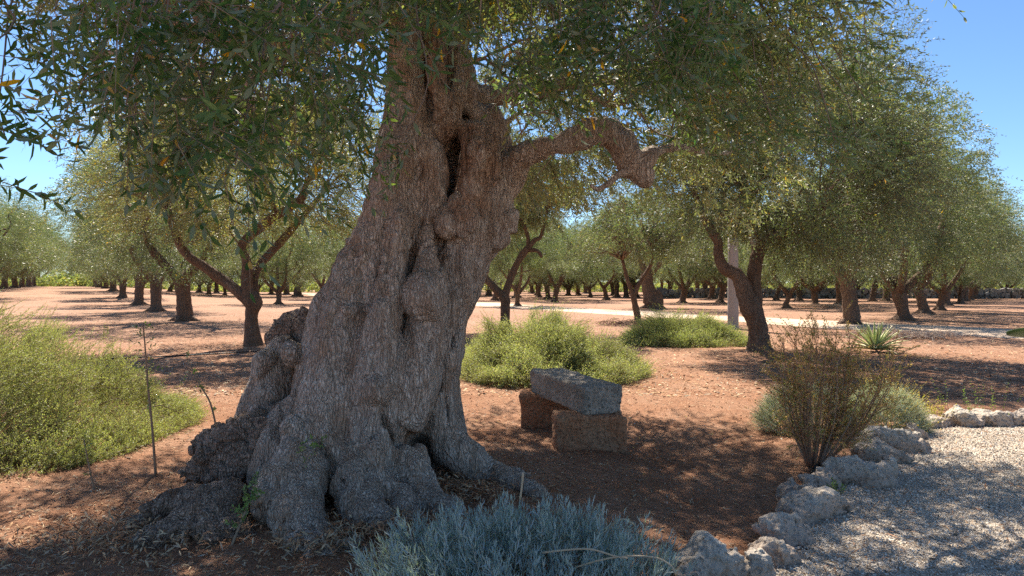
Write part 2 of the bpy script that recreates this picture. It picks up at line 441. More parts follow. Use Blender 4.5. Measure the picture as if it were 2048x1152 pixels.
def stone_mat(name, a, b, c, scale=1.0, dist=0.02, soil=0.0):
    m, t, out = mat(name); v = mapping(t, (1, 1, 1))
    n1 = noise(t, v, 5 * scale, 6, 0.7); n2 = noise(t, v, 28 * scale, 5, 0.7); n3 = noise(t, v, 90 * scale, 3, 0.7)
    col = mixc(t, ramp(t, n1, [(0.38, 0.0), (0.62, 1.0)]), a, b)
    col = mixc(t, ramp(t, n2, [(0.50, 0.0), (0.66, 1.0)]), col, c)
    col = mixc(t, math_(t, 'MULTIPLY', n3, 0.5), col, tuple(x * 0.45 for x in b))
    vo = N(t, 'ShaderNodeTexVoronoi'); vo.inputs['Scale'].default_value = 38 * scale; t.links.new(v, vo.inputs['Vector'])
    pit = ramp(t, vo.outputs['Distance'], [(0.08, 0.0), (0.35, 1.0)])
    col = mixc(t, ramp(t, pit, [(0.0, 0.3), (1, 0.0)]), col, tuple(x * 0.3 for x in a))
    if soil:
        tc = N(t, 'ShaderNodeTexCoord'); sp = N(t, 'ShaderNodeSeparateXYZ'); t.links.new(tc.outputs['Object'], sp.inputs[0])
        f = math_(t, 'ADD', sp.outputs[2], math_(t, 'MULTIPLY', n1, -0.25))
        col = mixc(t, ramp(t, f, [(0.0, soil), (0.12, 0.0)]), col, (0.26, 0.12, 0.065))
    ht = math_(t, 'ADD', math_(t, 'ADD', math_(t, 'MULTIPLY', n2, 0.8), math_(t, 'MULTIPLY', n3, 0.35)), math_(t, 'MULTIPLY', pit, 0.5))
    pbsdf(t, out, col, 0.93, ht, dist, 1.0, 0.2); return m
M['lime'] = stone_mat('limestone', (0.54, 0.48, 0.40), (0.70, 0.62, 0.52), (0.36, 0.28, 0.20), 1.0, 0.02, 0.4)
M['slab'] = stone_mat('weathered_slab', (0.30, 0.255, 0.205), (0.50, 0.435, 0.355), (0.14, 0.115, 0.09), 1.0, 0.02)
M['block'] = stone_mat('reddish_tufa', (0.52, 0.23, 0.115), (0.54, 0.31, 0.18), (0.26, 0.13, 0.075), 1.0, 0.02)
M['conc'] = stone_mat('pole_concrete', (0.40, 0.36, 0.32), (0.44, 0.40, 0.36), (0.36, 0.32, 0.29), 0.6, 0.004)

# ground
m, t, out = mat('red_soil'); v = mapping(t, (1, 1, 1))
n0 = noise(t, v, 0.22, 5, 0.65); n1 = noise(t, v, 1.3, 6, 0.65); n2 = noise(t, v, 16, 6, 0.75); n3 = noise(t, v, 95, 3, 0.7)
mp = N(t, 'ShaderNodeMapping'); mp.inputs['Scale'].default_value = (40, 150, 1); mp.inputs['Rotation'].default_value = (0, 0, 0.5); t.links.new(v, mp.inputs[0]); strw = noise(t, mp.outputs[0], 1.0, 3, 0.6)
mp2 = N(t, 'ShaderNodeMapping'); mp2.inputs['Scale'].default_value = (160, 45, 1); mp2.inputs['Rotation'].default_value = (0, 0, -0.3); t.links.new(v, mp2.inputs[0]); strw2 = noise(t, mp2.outputs[0], 1.0, 3, 0.6)
col = mixc(t, ramp(t, n1, [(0.35, 0.0), (0.65, 1.0)]), (0.36, 0.165, 0.085), (0.49, 0.28, 0.175))
col = mixc(t, ramp(t, n2, [(0.42, 0.0), (0.68, 1.0)]), col, (0.27, 0.13, 0.072))
tc = N(t, 'ShaderNodeTexCoord'); sp = N(t, 'ShaderNodeSeparateXYZ'); t.links.new(tc.outputs['Object'], sp.inputs[0])
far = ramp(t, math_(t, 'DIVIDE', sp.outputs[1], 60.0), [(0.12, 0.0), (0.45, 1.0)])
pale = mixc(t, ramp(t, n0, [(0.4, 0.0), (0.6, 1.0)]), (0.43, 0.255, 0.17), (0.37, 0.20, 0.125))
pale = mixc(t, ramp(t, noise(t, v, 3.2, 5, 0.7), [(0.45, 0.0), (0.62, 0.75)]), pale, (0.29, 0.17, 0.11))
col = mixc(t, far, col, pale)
col = mixc(t, ramp(t, strw, [(0.60, 0.0), (0.68, 0.8)]), col, (0.50, 0.36, 0.24))
col = mixc(t, ramp(t, strw2, [(0.60, 0.0), (0.68, 0.7)]), col, (0.20, 0.11, 0.065))
ht = math_(t, 'ADD', math_(t, 'MULTIPLY', n2, 1.0), math_(t, 'ADD', math_(t, 'MULTIPLY', n3, 0.5), math_(t, 'MULTIPLY', strw, 0.4)))
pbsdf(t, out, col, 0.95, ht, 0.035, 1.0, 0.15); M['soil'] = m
m, t, out = mat('sandy_track'); v = mapping(t, (1, 1, 1))
col = mixc(t, ramp(t, noise(t, v, 1.1, 5, 0.7), [(0.35, 0.0), (0.65, 1.0)]), (0.56, 0.41, 0.29), (0.64, 0.49, 0.36))
col = mixc(t, ramp(t, noise(t, v, 9, 4, 0.7), [(0.5, 0.0), (0.7, 0.5)]), col, (0.52, 0.36, 0.26))
pbsdf(t, out, col, 0.95, noise(t, v, 20, 4), 0.02, 1.0, 0.15); M['sand'] = m
m, t, out = mat('gravel_bed'); v = mapping(t, (1, 1, 1))
vo = N(t, 'ShaderNodeTexVoronoi'); vo.inputs['Scale'].default_value = 85; t.links.new(v, vo.inputs['Vector'])
vo2 = N(t, 'ShaderNodeTexVoronoi'); vo2.inputs['Scale'].default_value = 150; t.links.new(v, vo2.inputs['Vector'])
hs = N(t, 'ShaderNodeSeparateColor'); t.links.new(vo.outputs['Color'], hs.inputs[0])
col = ramp(t, hs.outputs[0], [(0.0, (0.34, 0.26, 0.185)), (0.3, (0.62, 0.52, 0.41)), (0.65, (0.76, 0.66, 0.53)), (1.0, (0.88, 0.79, 0.66))])
col = mixc(t, ramp(t, vo.outputs['Distance'], [(0.35, 0.0), (0.75, 0.8)]), col, (0.22, 0.16, 0.11))
col = mixc(t, ramp(t, noise(t, v, 2.5, 4, 0.6), [(0.45, 0.0), (0.75, 0.6)]), col, (0.42, 0.31, 0.22))
ht = math_(t, 'ADD', math_(t, 'MULTIPLY', vo.outputs['Distance'], -1.0), math_(t, 'MULTIPLY', vo2.outputs['Distance'], -0.5))
pbsdf(t, out, col, 0.9, ht, 0.014, 1.0, 0.2); M['gravel'] = m
def simple(name, col, rough=0.8, tint=False, spec=0.3):
    m, t, out = mat(name); v = mapping(t, (1, 1, 1))
    n_ = noise(t, v, 30, 4, 0.7)
    if tint:
        a = N(t, 'ShaderNodeAttribute', attribute_name='tint'); c = a.outputs['Color']
        c = mixc(t, math_(t, 'MULTIPLY', n_, 0.4), c, mixc(t, 1.0, c, (0.6, 0.6, 0.6), 'MULTIPLY'))
    else: c = mixc(t, n_, tuple(x * 0.75 for x in col), tuple(min(1, x * 1.25) for x in col))
    pbsdf(t, out, c, rough, n_, 0.002, 0.5, spec); return m
M['tint'] = simple('litter', (1, 1, 1), 0.85, True)
M['pebble'] = simple('pebble', (1, 1, 1), 0.85, True)
M['hose'] = simple('black_hose', (0.015, 0.015, 0.017), 0.5)
M['rust'] = simple('rusty_metal', (0.14, 0.10, 0.08), 0.7)
M['agave'] = simple('agave_leaf', (1, 1, 1), 0.45, True)
M['cactus'] = simple('cactus_pad', (0.10, 0.15, 0.04), 0.5)
M['flower'] = simple('dry_flower', (1, 1, 1), 0.8, True)

# ------------------------------------------------------------------ ground sheets
def axis(lo, hi, a, b, step, g=1.09):
    core = list(np.arange(a, b + step / 2, step)); l = []; s = step; x = a
    while x > lo: s *= g; x -= s; l.append(x)
    r = []; s = step; x = core[-1]
    while x < hi: s *= g; x += s; r.append(x)
    return np.array(l[::-1] + core + r)
def sheet(xs, ys, zf, keep=None):
    X, Y = np.meshgrid(xs, ys, indexing='ij'); Z = zf(X, Y); V = np.stack([X, Y, Z], -1).reshape(-1, 3)
    i = np.arange(len(xs) - 1)[:, None] * len(ys) + np.arange(len(ys) - 1)[None]
    Q = np.stack([i, i + len(ys), i + len(ys) + 1, i + 1], -1).reshape(-1, 4)
    if keep is not None:
        c = V[Q].mean(1); Q = Q[keep(c[:, 0], c[:, 1])]
        u, inv = np.unique(Q, return_inverse=True); V = V[u]; Q = inv.reshape(-1, 4)
    return V, Q
xs = axis(-2500, 2500, -4.5, 5.0, 0.05); ys = axis(-1500, 3000, 2.2, 9.5, 0.05)
V, Q = sheet(xs, ys, lambda x, y: gz(x, y))
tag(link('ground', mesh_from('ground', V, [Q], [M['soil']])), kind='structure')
xs = axis(0.6, 14, 0.6, 5.2, 0.05, 1.06); ys = axis(-6, 8.0, 2.2, 7.6, 0.05, 1.06)
def _edge(x, y): return in_gravel(x, y) + 0.05 * vn(np.stack([x * 6, y * 6, 0 * x], -1), 4) > 0
V, Q = sheet(xs, ys, lambda x, y: gz(x, y) + 0.014, _edge)
tag(link('gravel_path', mesh_from('gravel_path', V, [Q], [M['gravel']])), kind='structure')
# sandy track: straight from far left to near right
rp = catmull([(-34, 105), (-21, 80.5), (-3.9, 51), (4.7, 36.6), (11.4, 25.2), (14.8, 20.2), (19.5, 15.0), (26, 9)], 16)
tn = nrm(np.gradient(rp, axis=0)); nr = np.stack([-tn[:, 1], tn[:, 0]], -1)
rows = []
for k in np.linspace(-1, 1, 9):
    w = 2.0 + 0.25 * vn(np.stack([rp[:, 0] * .5, rp[:, 1] * .5, 0 * rp[:, 0] + (k > 0)], -1), 2)
    xy = rp + nr * (w * k)[:, None]; rows.append(np.column_stack([xy, gz(xy[:, 0], xy[:, 1], False) + 0.03 - 0.028 * abs(k) ** 3]))
V = np.stack(rows, 1).reshape(-1, 3); i = np.arange(len(rp) - 1)[:, None] * 9 + np.arange(8)[None]
Q = np.stack([i, i + 1, i + 10, i + 9], -1).reshape(-1, 4)[:, ::-1]
tag(link('dirt_track', mesh_from('dirt_track', V, [Q], [M['sand']])), kind='structure')

# ------------------------------------------------------------------ olive tints
def olive_tint(n, rng, P=None, warm=0.35, yellow=0.012):
    a = np.array([0.125, 0.18, 0.105]); b = np.array([0.235, 0.26, 0.13]); c = np.array([0.35, 0.29, 0.12])
    u = rng.random(n)[:, None]; w = (rng.random(n) < warm)[:, None]
    r = a * (1 - u) + b * u; r = np.where(w, b * (1 - u) + c * u, r)
    y = (rng.random(n) < yellow)[:, None]; r = np.where(y, np.array([0.62, 0.36, 0.03]), r)
    if P is not None: r = r * (1 + 0.30 * vn(P * 1.3, 11) + 0.22 * vn(P * 3.1, 12))[:, None]
    return r.astype(np.float32)
def near_tint(n, rng, P=None):
    a = np.array([0.05, 0.12, 0.05]); b = np.array([0.15, 0.21, 0.07]); u = rng.random(n)[:, None]
    r = a * (1 - u) + b * u
    y = (rng.random(n) < 0.013)[:, None]; r = np.where(y, np.array([0.75, 0.40, 0.02]), r)
    return r.astype(np.float32)

# ------------------------------------------------------------------ THE ANCIENT TREE
TB = np.array([-0.75, 4.95, 0.0])
def S(pts):   # (px, py, depth, radius px)
    return [list(at(x, y, d)) + [r * d / FPX] for x, y, d, r in pts]
tr = SDF((-1.95, 3.15, -0.12), (1.35, 6.55, 4.45), 0.0135)
tr.noise  # (kept callable)
# big left mass
tr.strand(S([(846, -60, 5.15, 56), (842, 60, 5.1, 54), (834, 190, 5.05, 56), (822, 320, 5.0, 66), (802, 430, 4.98, 74), (773, 540, 4.95, 88), (735, 640, 4.95, 100), (715, 740, 4.95, 106), (705, 840, 4.95, 112), (690, 930, 4.9, 116)]), k=0.05)
# front left rib down into the front root
tr.strand(S([(800, 300, 4.85, 36), (776, 420, 4.80, 38), (730, 560, 4.72, 46), (695, 690, 4.62, 56), (668, 800, 4.52, 60), (640, 890, 4.42, 60), (600, 950, 4.26, 58), (580, 1000, 4.12, 56), (600, 1050, 3.95, 44), (628, 1095, 3.80, 46), (650, 1130, 3.68, 44)]), k=0.05)
# far left outline rib
tr.strand(S([(768, 420, 4.95, 20), (724, 520, 4.9, 30), (690, 620, 4.85, 40), (660, 720, 4.8, 40), (628, 810, 4.7, 42), (575, 900, 4.6, 52), (560, 990, 4.45, 50), (575, 1080, 4.3, 40)]), k=0.05)
# middle column
tr.strand(S([(862, 300, 4.92, 26), (864, 400, 4.86, 24), (858, 500, 4.78, 25), (850, 590, 4.70, 36), (838, 680, 4.70, 40), (815, 780, 4.66, 42), (770, 880, 4.6, 50), (745, 960, 4.45, 52), (725, 1040, 4.3, 46)]), k=0.045)
tr.strand(S([(790, 340, 4.78, 22), (792, 450, 4.70, 26), (780, 560, 4.62, 34), (762, 680, 4.55, 40), (745, 800, 4.5, 44), (735, 900, 4.42, 46)]), k=0.05)
# right mass rising to the hollow and the bough
tr.strand(S([(968, 285, 5.1, 36), (965, 360, 5.05, 46), (955, 430, 5.05, 52), (925, 510, 5.02, 48), (890, 600, 5.0, 50), (868, 700, 5.0, 50), (858, 790, 4.98, 44), (880, 860, 4.95, 34), (925, 915, 4.9, 28), (985, 945, 4.9, 20), (1050, 962, 4.95, 9)]), k=0.05)
tr.strand(S([(985, 400, 5.2, 34), (965, 470, 5.2, 36), (920, 560, 5.2, 38), (885, 650, 5.3, 40), (872, 740, 5.4, 40), (880, 830, 5.5, 38), (905, 880, 5.5, 24)]), k=0.04)
tr.strand(S([(905, 300, 5.35, 42), (900, 400, 5.3, 50), (875, 520, 5.2, 60), (840, 650, 5.2, 80), (820, 780, 5.2, 90), (800, 880, 5.2, 90)]), k=0.06)
tr.strand(S([(925, 250, 5.55, 40), (925, 340, 5.5, 50), (910, 430, 5.5, 55), (880, 560, 5.5, 60)]), k=0.05)
# upper trunk right strand + twisted dead wood
tr.strand(S([(880, -60, 5.1, 32), (886, 60, 5.05, 34), (905, 130, 5.0, 34), (908, 200, 5.0, 36), (870, 260, 5.0, 36), (845, 330, 5.0, 30)]), k=0.05)
tr.strand(S([(870, 30, 4.92, 14), (882, 90, 4.88, 16), (872, 150, 4.84, 15), (880, 200, 4.82, 13), (872, 235, 4.84, 9)]), k=0.02)
tr.strand(S([(818, 60, 4.98, 26), (814, 180, 4.95, 30), (806, 280, 4.9, 34)]), k=0.05)
# hollow rim, arch
tr.strand(S([(912, 215, 5.02, 30), (935, 225, 5.08, 24), (975, 250, 5.1, 22), (992, 290, 5.1, 26), (1000, 340, 5.1, 26)]), k=0.04)
tr.strand(S([(925, 260, 5.12, 16), (945, 265, 5.0, 20), (958, 300, 4.9, 30), (948, 360, 4.88, 26), (930, 410, 4.86, 20), (900, 425, 4.84, 16), (885, 432, 4.82, 18)]), k=0.03)
# bough to the right
tr.strand(S([(975, 390, 5.15, 34), (1010, 345, 5.1, 34), (1050, 312, 5.0, 24), (1110, 290, 4.9, 20), (1170, 272, 4.85, 20), (1205, 262, 4.8, 22), (1238, 285, 4.8, 22), (1262, 318, 4.8, 20), (1285, 345, 4.8, 18), (1293, 358, 4.8, 12)]), k=0.035, n=4)
tr.strand(S([(1270, 320, 4.8, 14), (1295, 318, 4.8, 15), (1310, 305, 4.85, 8), (1350, 296, 4.95, 7)]), k=0.02)
# roots
tr.strand(S([(775, 850, 4.72, 50), (805, 930, 4.56, 44), (850, 985, 4.42, 36), (900, 1020, 4.28, 24), (940, 1040, 4.2, 12)]), k=0.05)
tr.strand(S([(770, 950, 4.5, 36), (800, 1020, 4.25, 32), (835, 1075, 4.05, 22), (870, 1110, 3.95, 10)]), k=0.05)
tr.strand(S([(985, 945, 4.9, 20), (1030, 962, 4.75, 15), (1075, 985, 4.6, 8)]), k=0.03)
tr.strand(S([(560, 900, 4.5, 34), (545, 980, 4.4, 36), (540, 1060, 4.2, 20)]), k=0.04)
tr.strand(S([(690, 890, 4.48, 46), (712, 970, 4.28, 46), (735, 1030, 4.12, 38), (770, 1075, 3.98, 26)]), k=0.04)
tr.strand(S([(640, 1090, 3.78, 40), (700, 1110, 3.74, 30), (750, 1120, 3.75, 18)]), k=0.04)
tr.strand(S([(560, 950, 4.7, 40), (500, 960, 4.8, 34), (450, 985, 4.7, 22)]), k=0.05)
# burls
for x, y, d, r in [(843, 592, 4.62, 40), (755, 778, 4.44, 30), (705, 572, 4.62, 20), (1005, 435, 5.05, 24), (990, 465, 5.05, 22), (898, 695, 5.05, 24), (908, 655, 5.15, 16), (960, 297, 4.82, 20), (893, 450, 4.80, 17), (930, 432, 4.80, 20), (940, 560, 4.98, 14), (590, 860, 4.35, 22), (700, 620, 4.5, 16), (740, 420, 4.82, 14), (1000, 395, 5.02, 16), (600, 925, 4.32, 26)]:
    tr.strand(S([(x, y, d, r), (x + 1, y + 6, d, r)]), k=0.04)
tr.noise(2.6, 0.032, 21, 2, (1, 1, 0.5)); tr.noise(8.0, 0.020, 31, 2, (1, 1, 0.4))
# carved hollows: (px, py, depth behind the present surface, radius px)
def surf(px, py, g=tr):
    for d in np.arange(3.5, 6.3, 0.01):
        p = at(px, py, d); ix = np.round((p - g.lo) / g.h).astype(int)
        if (ix < 0).any() or (ix >= g.n).any(): continue
        if g.F[tuple(ix)] < 0: return d
    return 4.9
F0 = None
def carve(pts, k=0.012):
    pp = [(x, y, surf(x, y) + o, r) for x, y, o, r in pts]
    CV.append((pp, k))
CV = []
def run():
    for pp, k in CV: tr.strand(S(pp), k=k, sub=True, n=3)
    CV.clear()
carve([(930, 228, .02, 15), (919, 275, .04, 29), (908, 330, .045, 36), (898, 380, .045, 30), (887, 415, .02, 15)], .010)
carve([(916, 285, .10, 22), (907, 340, .12, 28), (899, 388, .10, 20)], .01)
carve([(838, 322, .01, 6), (836, 345, .02, 13), (834, 366, .01, 7)])
carve([(830, 300, -.01, 5), (828, 380, -.005, 7), (826, 440, 0, 9), (824, 480, .015, 13), (823, 515, .03, 17), (824, 542, .02, 12)])
carve([(868, 440, -.01, 4), (872, 470, .01, 9), (878, 500, .04, 21), (876, 528, .04, 17), (872, 548, .01, 7)])
carve([(910, 438, .01, 7), (914, 450, .03, 11)], 0.008)
carve([(960, 297, .015, 9), (962, 297, .05, 8)], 0.006)
carve([(966, 350, .01, 8), (966, 352, .05, 7)], 0.006)
carve([(770, 790, -.01, 4), (766, 830, .02, 9), (772, 865, .05, 13), (795, 890, .06, 14)])
carve([(800, 850, .01, 12), (820, 878, .03, 24), (848, 898, .03, 24), (868, 915, .01, 12)], .03)
carve([(862, 690, -.012, 4), (880, 750, 0, 8), (890, 810, .02, 12), (895, 850, .03, 12)])
carve([(622, 868, 0, 7), (645, 900, .02, 12), (672, 935, .03, 13), (690, 960, .02, 9), (700, 975, 0, 6)], 0.012)
carve([(672, 990, -.01, 6), (668, 1040, .0, 9), (690, 1075, .0, 8)], 0.03)
carve([(893, 60, -.01, 5), (900, 120, .02, 10), (898, 165, .03, 9), (884, 195, .02, 6)], 0.01)
carve([(846, 60, -.01, 6), (848, 150, 0, 8), (856, 205, .01, 8), (862, 245, 0, 5)], 0.012)
carve([(950, 400, 0, 6), (940, 345, .005, 8), (936, 290, .005, 7), (940, 255, 0, 6)], 0.008)
carve([(1000, 300, 0, 5), (1004, 350, .005, 8), (1000, 390, .0, 6)], 0.01)
carve([(985, 265, 0, 5), (990, 310, .005, 7), (986, 350, 0, 5)], 0.008)
carve([(800, 240, -.015, 5), (795, 330, -.01, 6), (788, 420, -.008, 7), (776, 520, -.01, 7), (765, 600, -.015, 5)], 0.03)
carve([(742, 480, -.02, 6), (720, 600, -.01, 8), (705, 700, -.01, 8), (690, 790, -.02, 6)], 0.035)
carve([(806, 600, -.01, 6), (795, 680, 0, 9), (790, 740, -.01, 7)], 0.03)
carve([(870, 600, -.01, 6), (862, 660, 0, 7), (850, 720, -.01, 6)], 0.03)
carve([(745, 850, -.01, 7), (738, 920, .005, 10), (728, 970, .005, 9)], 0.03)
carve([(518, 1012, .0, 7), (545, 1035, .01, 8), (570, 1045, .0, 6)], 0.03)
carve([(640, 700, -.02, 5), (628, 780, -.01, 7), (610, 850, -.01, 7)], 0.03)
carve([(920, 640, 0, 5), (900, 700, .02, 8), (896, 760, .02, 8)], .02)
run()
# raised burls, knots and collars
def bump(x, y, r, o=.012, k=.03):
    d = surf(x, y) + r / FPX * 5 * .45 + o; tr.strand(S([(x, y, d, r), (x + 1, y + 5, d, r)]), k=k)
for x, y, r in [(755, 776, 27), (703, 572, 17), (893, 447, 16), (935, 440, 13), (955, 432, 12), (965, 400, 10), (925, 455, 11), (990, 370, 10), (916, 408, 12), (700, 618, 14), (628, 862, 16), (985, 455, 14), (1003, 440, 15), (994, 480, 13), (1000, 412, 12), (972, 300, 11), (948, 300, 10), (960, 316, 9), (960, 283, 9), (700, 900, 18), (590, 905, 18), (745, 415, 12), (770, 985, 20), (815, 700, 16), (930, 470, 14), (858, 600, 16), (826, 600, 15)]: bump(x, y, r)
bump(842, 590, 36, .10, .06)
tr.noise(7, 0.016, 54, 2, (1, 1, .22)); tr.noise(15, 0.008, 55, 2, (1, 1, .35))
V, Q = tr.mesh()
V = relax(V, Q, 1, 0.5)
V, Q = subdiv(V, Q); V = relax(V, Q, 2, 0.5)
Nn = vnormals(V, Q)
# bark relief: long vertical cords and plates
w = V + 0.04 * np.stack([vn(V * 7, 61), vn(V * 7, 62), vn(V * 7, 63)], -1)
rid = 1 - np.abs(vn(w * np.array([26, 26, 5.5]), 41)) * 2
pl = 1 - np.abs(vn(w * np.array([55, 55, 22]), 42)) * 2
cr = 1 - np.abs(vn(w * np.array([12, 12, 4]), 43)) * 2
gn = ss(0.1, 0.5, vn(V * 2.1, 44)) * 0.010
# the right shoulder is knobbly
kn = np.exp(-(((V - at(1005, 440, 5.05)) ** 2).sum(1)) / 0.20 ** 2) + np.exp(-(((V - at(915, 430, 4.9)) ** 2).sum(1)) / 0.14 ** 2)
w2 = V + 0.06 * np.stack([vn(V * 3.1, 64), vn(V * 3.1, 65), 0 * V[:, 0]], -1)
fl_ = 1 - np.abs(vn(w2 * np.array([5.5, 5.5, 0.7]), 47)) * 2; fl2_ = 1 - np.abs(vn(w2 * np.array([17, 17, 1.8]), 48)) * 2
V = V + Nn * (0.022 * fl_ + 0.011 * fl2_ + 0.0040 * rid + 0.0022 * pl + 0.006 * cr + gn * fbm(V * 24, 45, 2) + kn * 0.018 * fbm(V * np.array([22, 22, 22]), 46, 2))[:, None]
ancient = empty('ancient_olive_tree', TB, 'huge ancient olive tree with a gnarled hollow trunk, spreading roots and drooping leafy crown', 'tree')
def gs(px, py, d, r, zs=1.0):
    q = V - at(px, py, d); q[:, 2] *= zs; return np.exp(-(q ** 2).sum(1) / r ** 2)
wood = gs(955, 320, 4.9, .17, .6) * 1.3 + gs(930, 425, 4.8, .12) + gs(875, 130, 4.85, .13, .4) + gs(905, 330, 5.0, .14, .5) + gs(825, 890, 4.65, .17) * 1.1 + gs(880, 510, 4.8, .07) + gs(885, 810, 4.95, .10, .5)
wood = ss(.35, .75, wood + .35 * fbm(V * 9, 99, 3))
link('trunk', mesh_from('trunk', V - TB, [Q], [M['bark']], attr={'wood': wood}), ancient)

# rough heaps on the left: dark broken stump, rounded side stem, craggy roots
def lump(name, strands, nz, mtl, parent, bounds, h=0.014, label=None, plates=0.0, seed=0, carves=()):
    g = SDF(*bounds, h)
    for s_ in strands: g.strand(S(s_), k=0.04)
    for f, a, sd, stv in nz: g.noise(f, a, sd, 2, stv)
    for c in carves: g.strand(S(c), k=0.03, sub=True)
    V, Q = g.mesh(); V = relax(V, Q, 1, 0.5); V, Q = subdiv(V, Q); V = relax(V, Q, 1, 0.5)
    Nn = vnormals(V, Q)
    if plates:
        ww = V + 0.05 * np.stack([vn(V * 8, 71), vn(V * 8, 72), vn(V * 8, 73)], -1)
        a = np.abs(vn(ww * np.array([9, 9, 14]), 74 + seed)); b = np.abs(vn(ww * np.array([22, 22, 30]), 75 + seed))
        V = V + Nn * (plates * (ss(0, 0.35, a) - 0.5) + plates * 0.5 * (ss(0, 0.35, b) - 0.5) + plates * .7 * fbm(V * 12, 77 + seed, 3))[:, None]
    else:
        V = V + Nn * (0.006 * (1 - np.abs(vn(V * np.array([40, 40, 14]), 75)) * 2) + 0.008 * fbm(V * 14, 76, 2))[:, None]
    o = link(name, mesh_from(name, V - np.array(TB), [Q], [mtl]), parent)
    if label: o['label'] = label
    return o
lump('dead_stump', [[(560, 700, 5.3, 22), (572, 672, 5.3, 34), (598, 650, 5.3, 30), (615, 632, 5.3, 18)], [(600, 700, 5.3, 30), (625, 670, 5.25, 34)]],
     [(5, 0.02, 3, (1, 1, 1)), (14, 0.010, 4, (1, 1, 1))], M['deadbark'], ancient, ((-2.2, 4.7, 0.6), (-1.2, 5.9, 1.5)), label='black broken stump with rough bark behind the trunk', plates=0.022)
lump('side_stem', [[(565, 700, 5.1, 28), (552, 735, 5.1, 38), (538, 785, 5.05, 46), (524, 840, 5.0, 50), (515, 900, 5.0, 52)], [(530, 722, 4.95, 22), (520, 745, 4.95, 16)], [(590, 735, 5.45, 30), (585, 800, 5.45, 40), (580, 880, 5.45, 50)], [(585, 708, 4.85, 20), (590, 712, 4.85, 18)]],
     [(3.5, 0.02, 8, (1, 1, 1)), (9, 0.010, 9, (1, 1, .5))], M['bark'], ancient, ((-2.45, 4.4, -0.1), (-1.25, 6.0, 1.35)), label='rounded side stem of paler bark leaning against the trunk')
lump('craggy_root', [[(555, 830, 4.75, 26), (520, 850, 4.7, 36), (470, 880, 4.65, 40), (420, 920, 4.6, 34), (385, 945, 4.6, 22)], [(545, 880, 4.6, 34), (480, 925, 4.55, 34), (420, 950, 4.55, 20)], [(440, 870, 4.8, 22), (400, 900, 4.75, 18)]],
     [(6, 0.028, 13, (1, 1, 1)), (16, 0.014, 14, (1, 1, 1))], M['deadbark'], ancient, ((-2.6, 4.1, -0.12), (-1.3, 5.2, 0.9)), label='craggy dark root with blocky bark on the left', plates=0.030, seed=3)
lump('root_burl', [[(450, 1005, 4.15, 46), (425, 1040, 4.05, 54), (435, 1085, 3.9, 44)], [(395, 1005, 4.2, 34), (340, 1015, 4.2, 30), (280, 1040, 4.15, 20)], [(370, 1065, 4.0, 44), (310, 1085, 3.9, 32), (260, 1100, 3.85, 18)], [(470, 1065, 3.95, 34), (500, 1095, 3.9, 26)]],
     [(5, 0.025, 17, (1, 1, 1)), (13, 0.014, 18, (1, 1, 1))], M['deadbark'], ancient, ((-2.9, 3.3, -0.12), (-1.15, 4.8, 0.6)), label='low knotted root burl at the left foot of the trunk', plates=0.022, seed=7)

# limbs above and inside the crown
CC = np.array([-0.45, 5.9, 4.3])
rng = np.random.default_rng(5)
def limb(name, pts, parent, origin, mtl=None, seed=1, sides=14, rough=0.10, n=5):
    V, F = tube(pts, n, sides, seed, rough)
    return link(name, mesh_from(name, V - np.asarray(origin), F, [mtl or M['bark']]), parent)
big = [
    S([(1272, 338, 4.8, 12), (1240, 348, 4.78, 8), (1215, 368, 4.75, 6), (1195, 378, 4.72, 5), (1181, 370, 4.7, 3)]),
    S([(860, 60, 5.1, 50), (800, 0, 5.0, 44), (690, 60, 4.9, 26), (560, 100, 4.8, 20), (430, 70, 4.8, 18), (370, -20, 4.9, 14), (250, -80, 5.4, 9)]),
    S([(850, 40, 5.1, 46), (840, -80, 5.0, 40), (700, -200, 5.6, 26), (450, -240, 6.4, 16), (150, -160, 7.0, 9)]),
    S([(400, 60, 4.85, 17), (355, 60, 4.8, 16), (345, 10, 4.7, 12), (300, -60, 4.4, 8)]),
    S([(905, 190, 5.1, 36), (960, 195, 5.2, 26), (1040, 182, 5.3, 16), (1140, 165, 5.5, 13), (1270, 150, 5.9, 11), (1400, 110, 6.2, 8), (1560, 90, 6.5, 5)]),
    S([(880, 20, 5.1, 40), (950, -80, 5.4, 30), (1150, -160, 6.0, 20), (1400, -120, 6.6, 12), (1600, -10, 7.0, 6)]),
    S([(860, 20, 5.2, 44), (870, -120, 5.8, 34), (880, -220, 7.2, 20), (860, -160, 8.6, 9)]),
    S([(850, 10, 5.0, 36), (860, -200, 4.4, 30), (900, -500, 3.6, 22), (1000, -800, 2.8, 14)]),
    S([(1300, 305, 4.85, 8), (1350, 294, 4.95, 7), (1400, 300, 5.2, 6), (1445, 308, 5.6, 4), (1520, 280, 6.0, 3)]),
    S([(980, 260, 5.1, 8), (1010, 245, 5.3, 6), (1040, 225, 5.5, 4)]),
    S([(1150, 165, 5.5, 9), (1230, 210, 5.6, 7), (1330, 150, 5.8, 6), (1420, 175, 6.0, 5), (1540, 230, 6.2, 3)]),
    S([(560, 100, 4.8, 12), (480, 180, 5.0, 7), (360, 200, 5.6, 5), (240, 190, 6.2, 3)]),
    S([(640, 60, 4.9, 12), (560, -60, 5.6, 9), (380, 60, 6.4, 6), (180, 120, 6.8, 4)]),
]
for i, p in enumerate(big): limb('bough', p, ancient, TB, M['bark'], i)
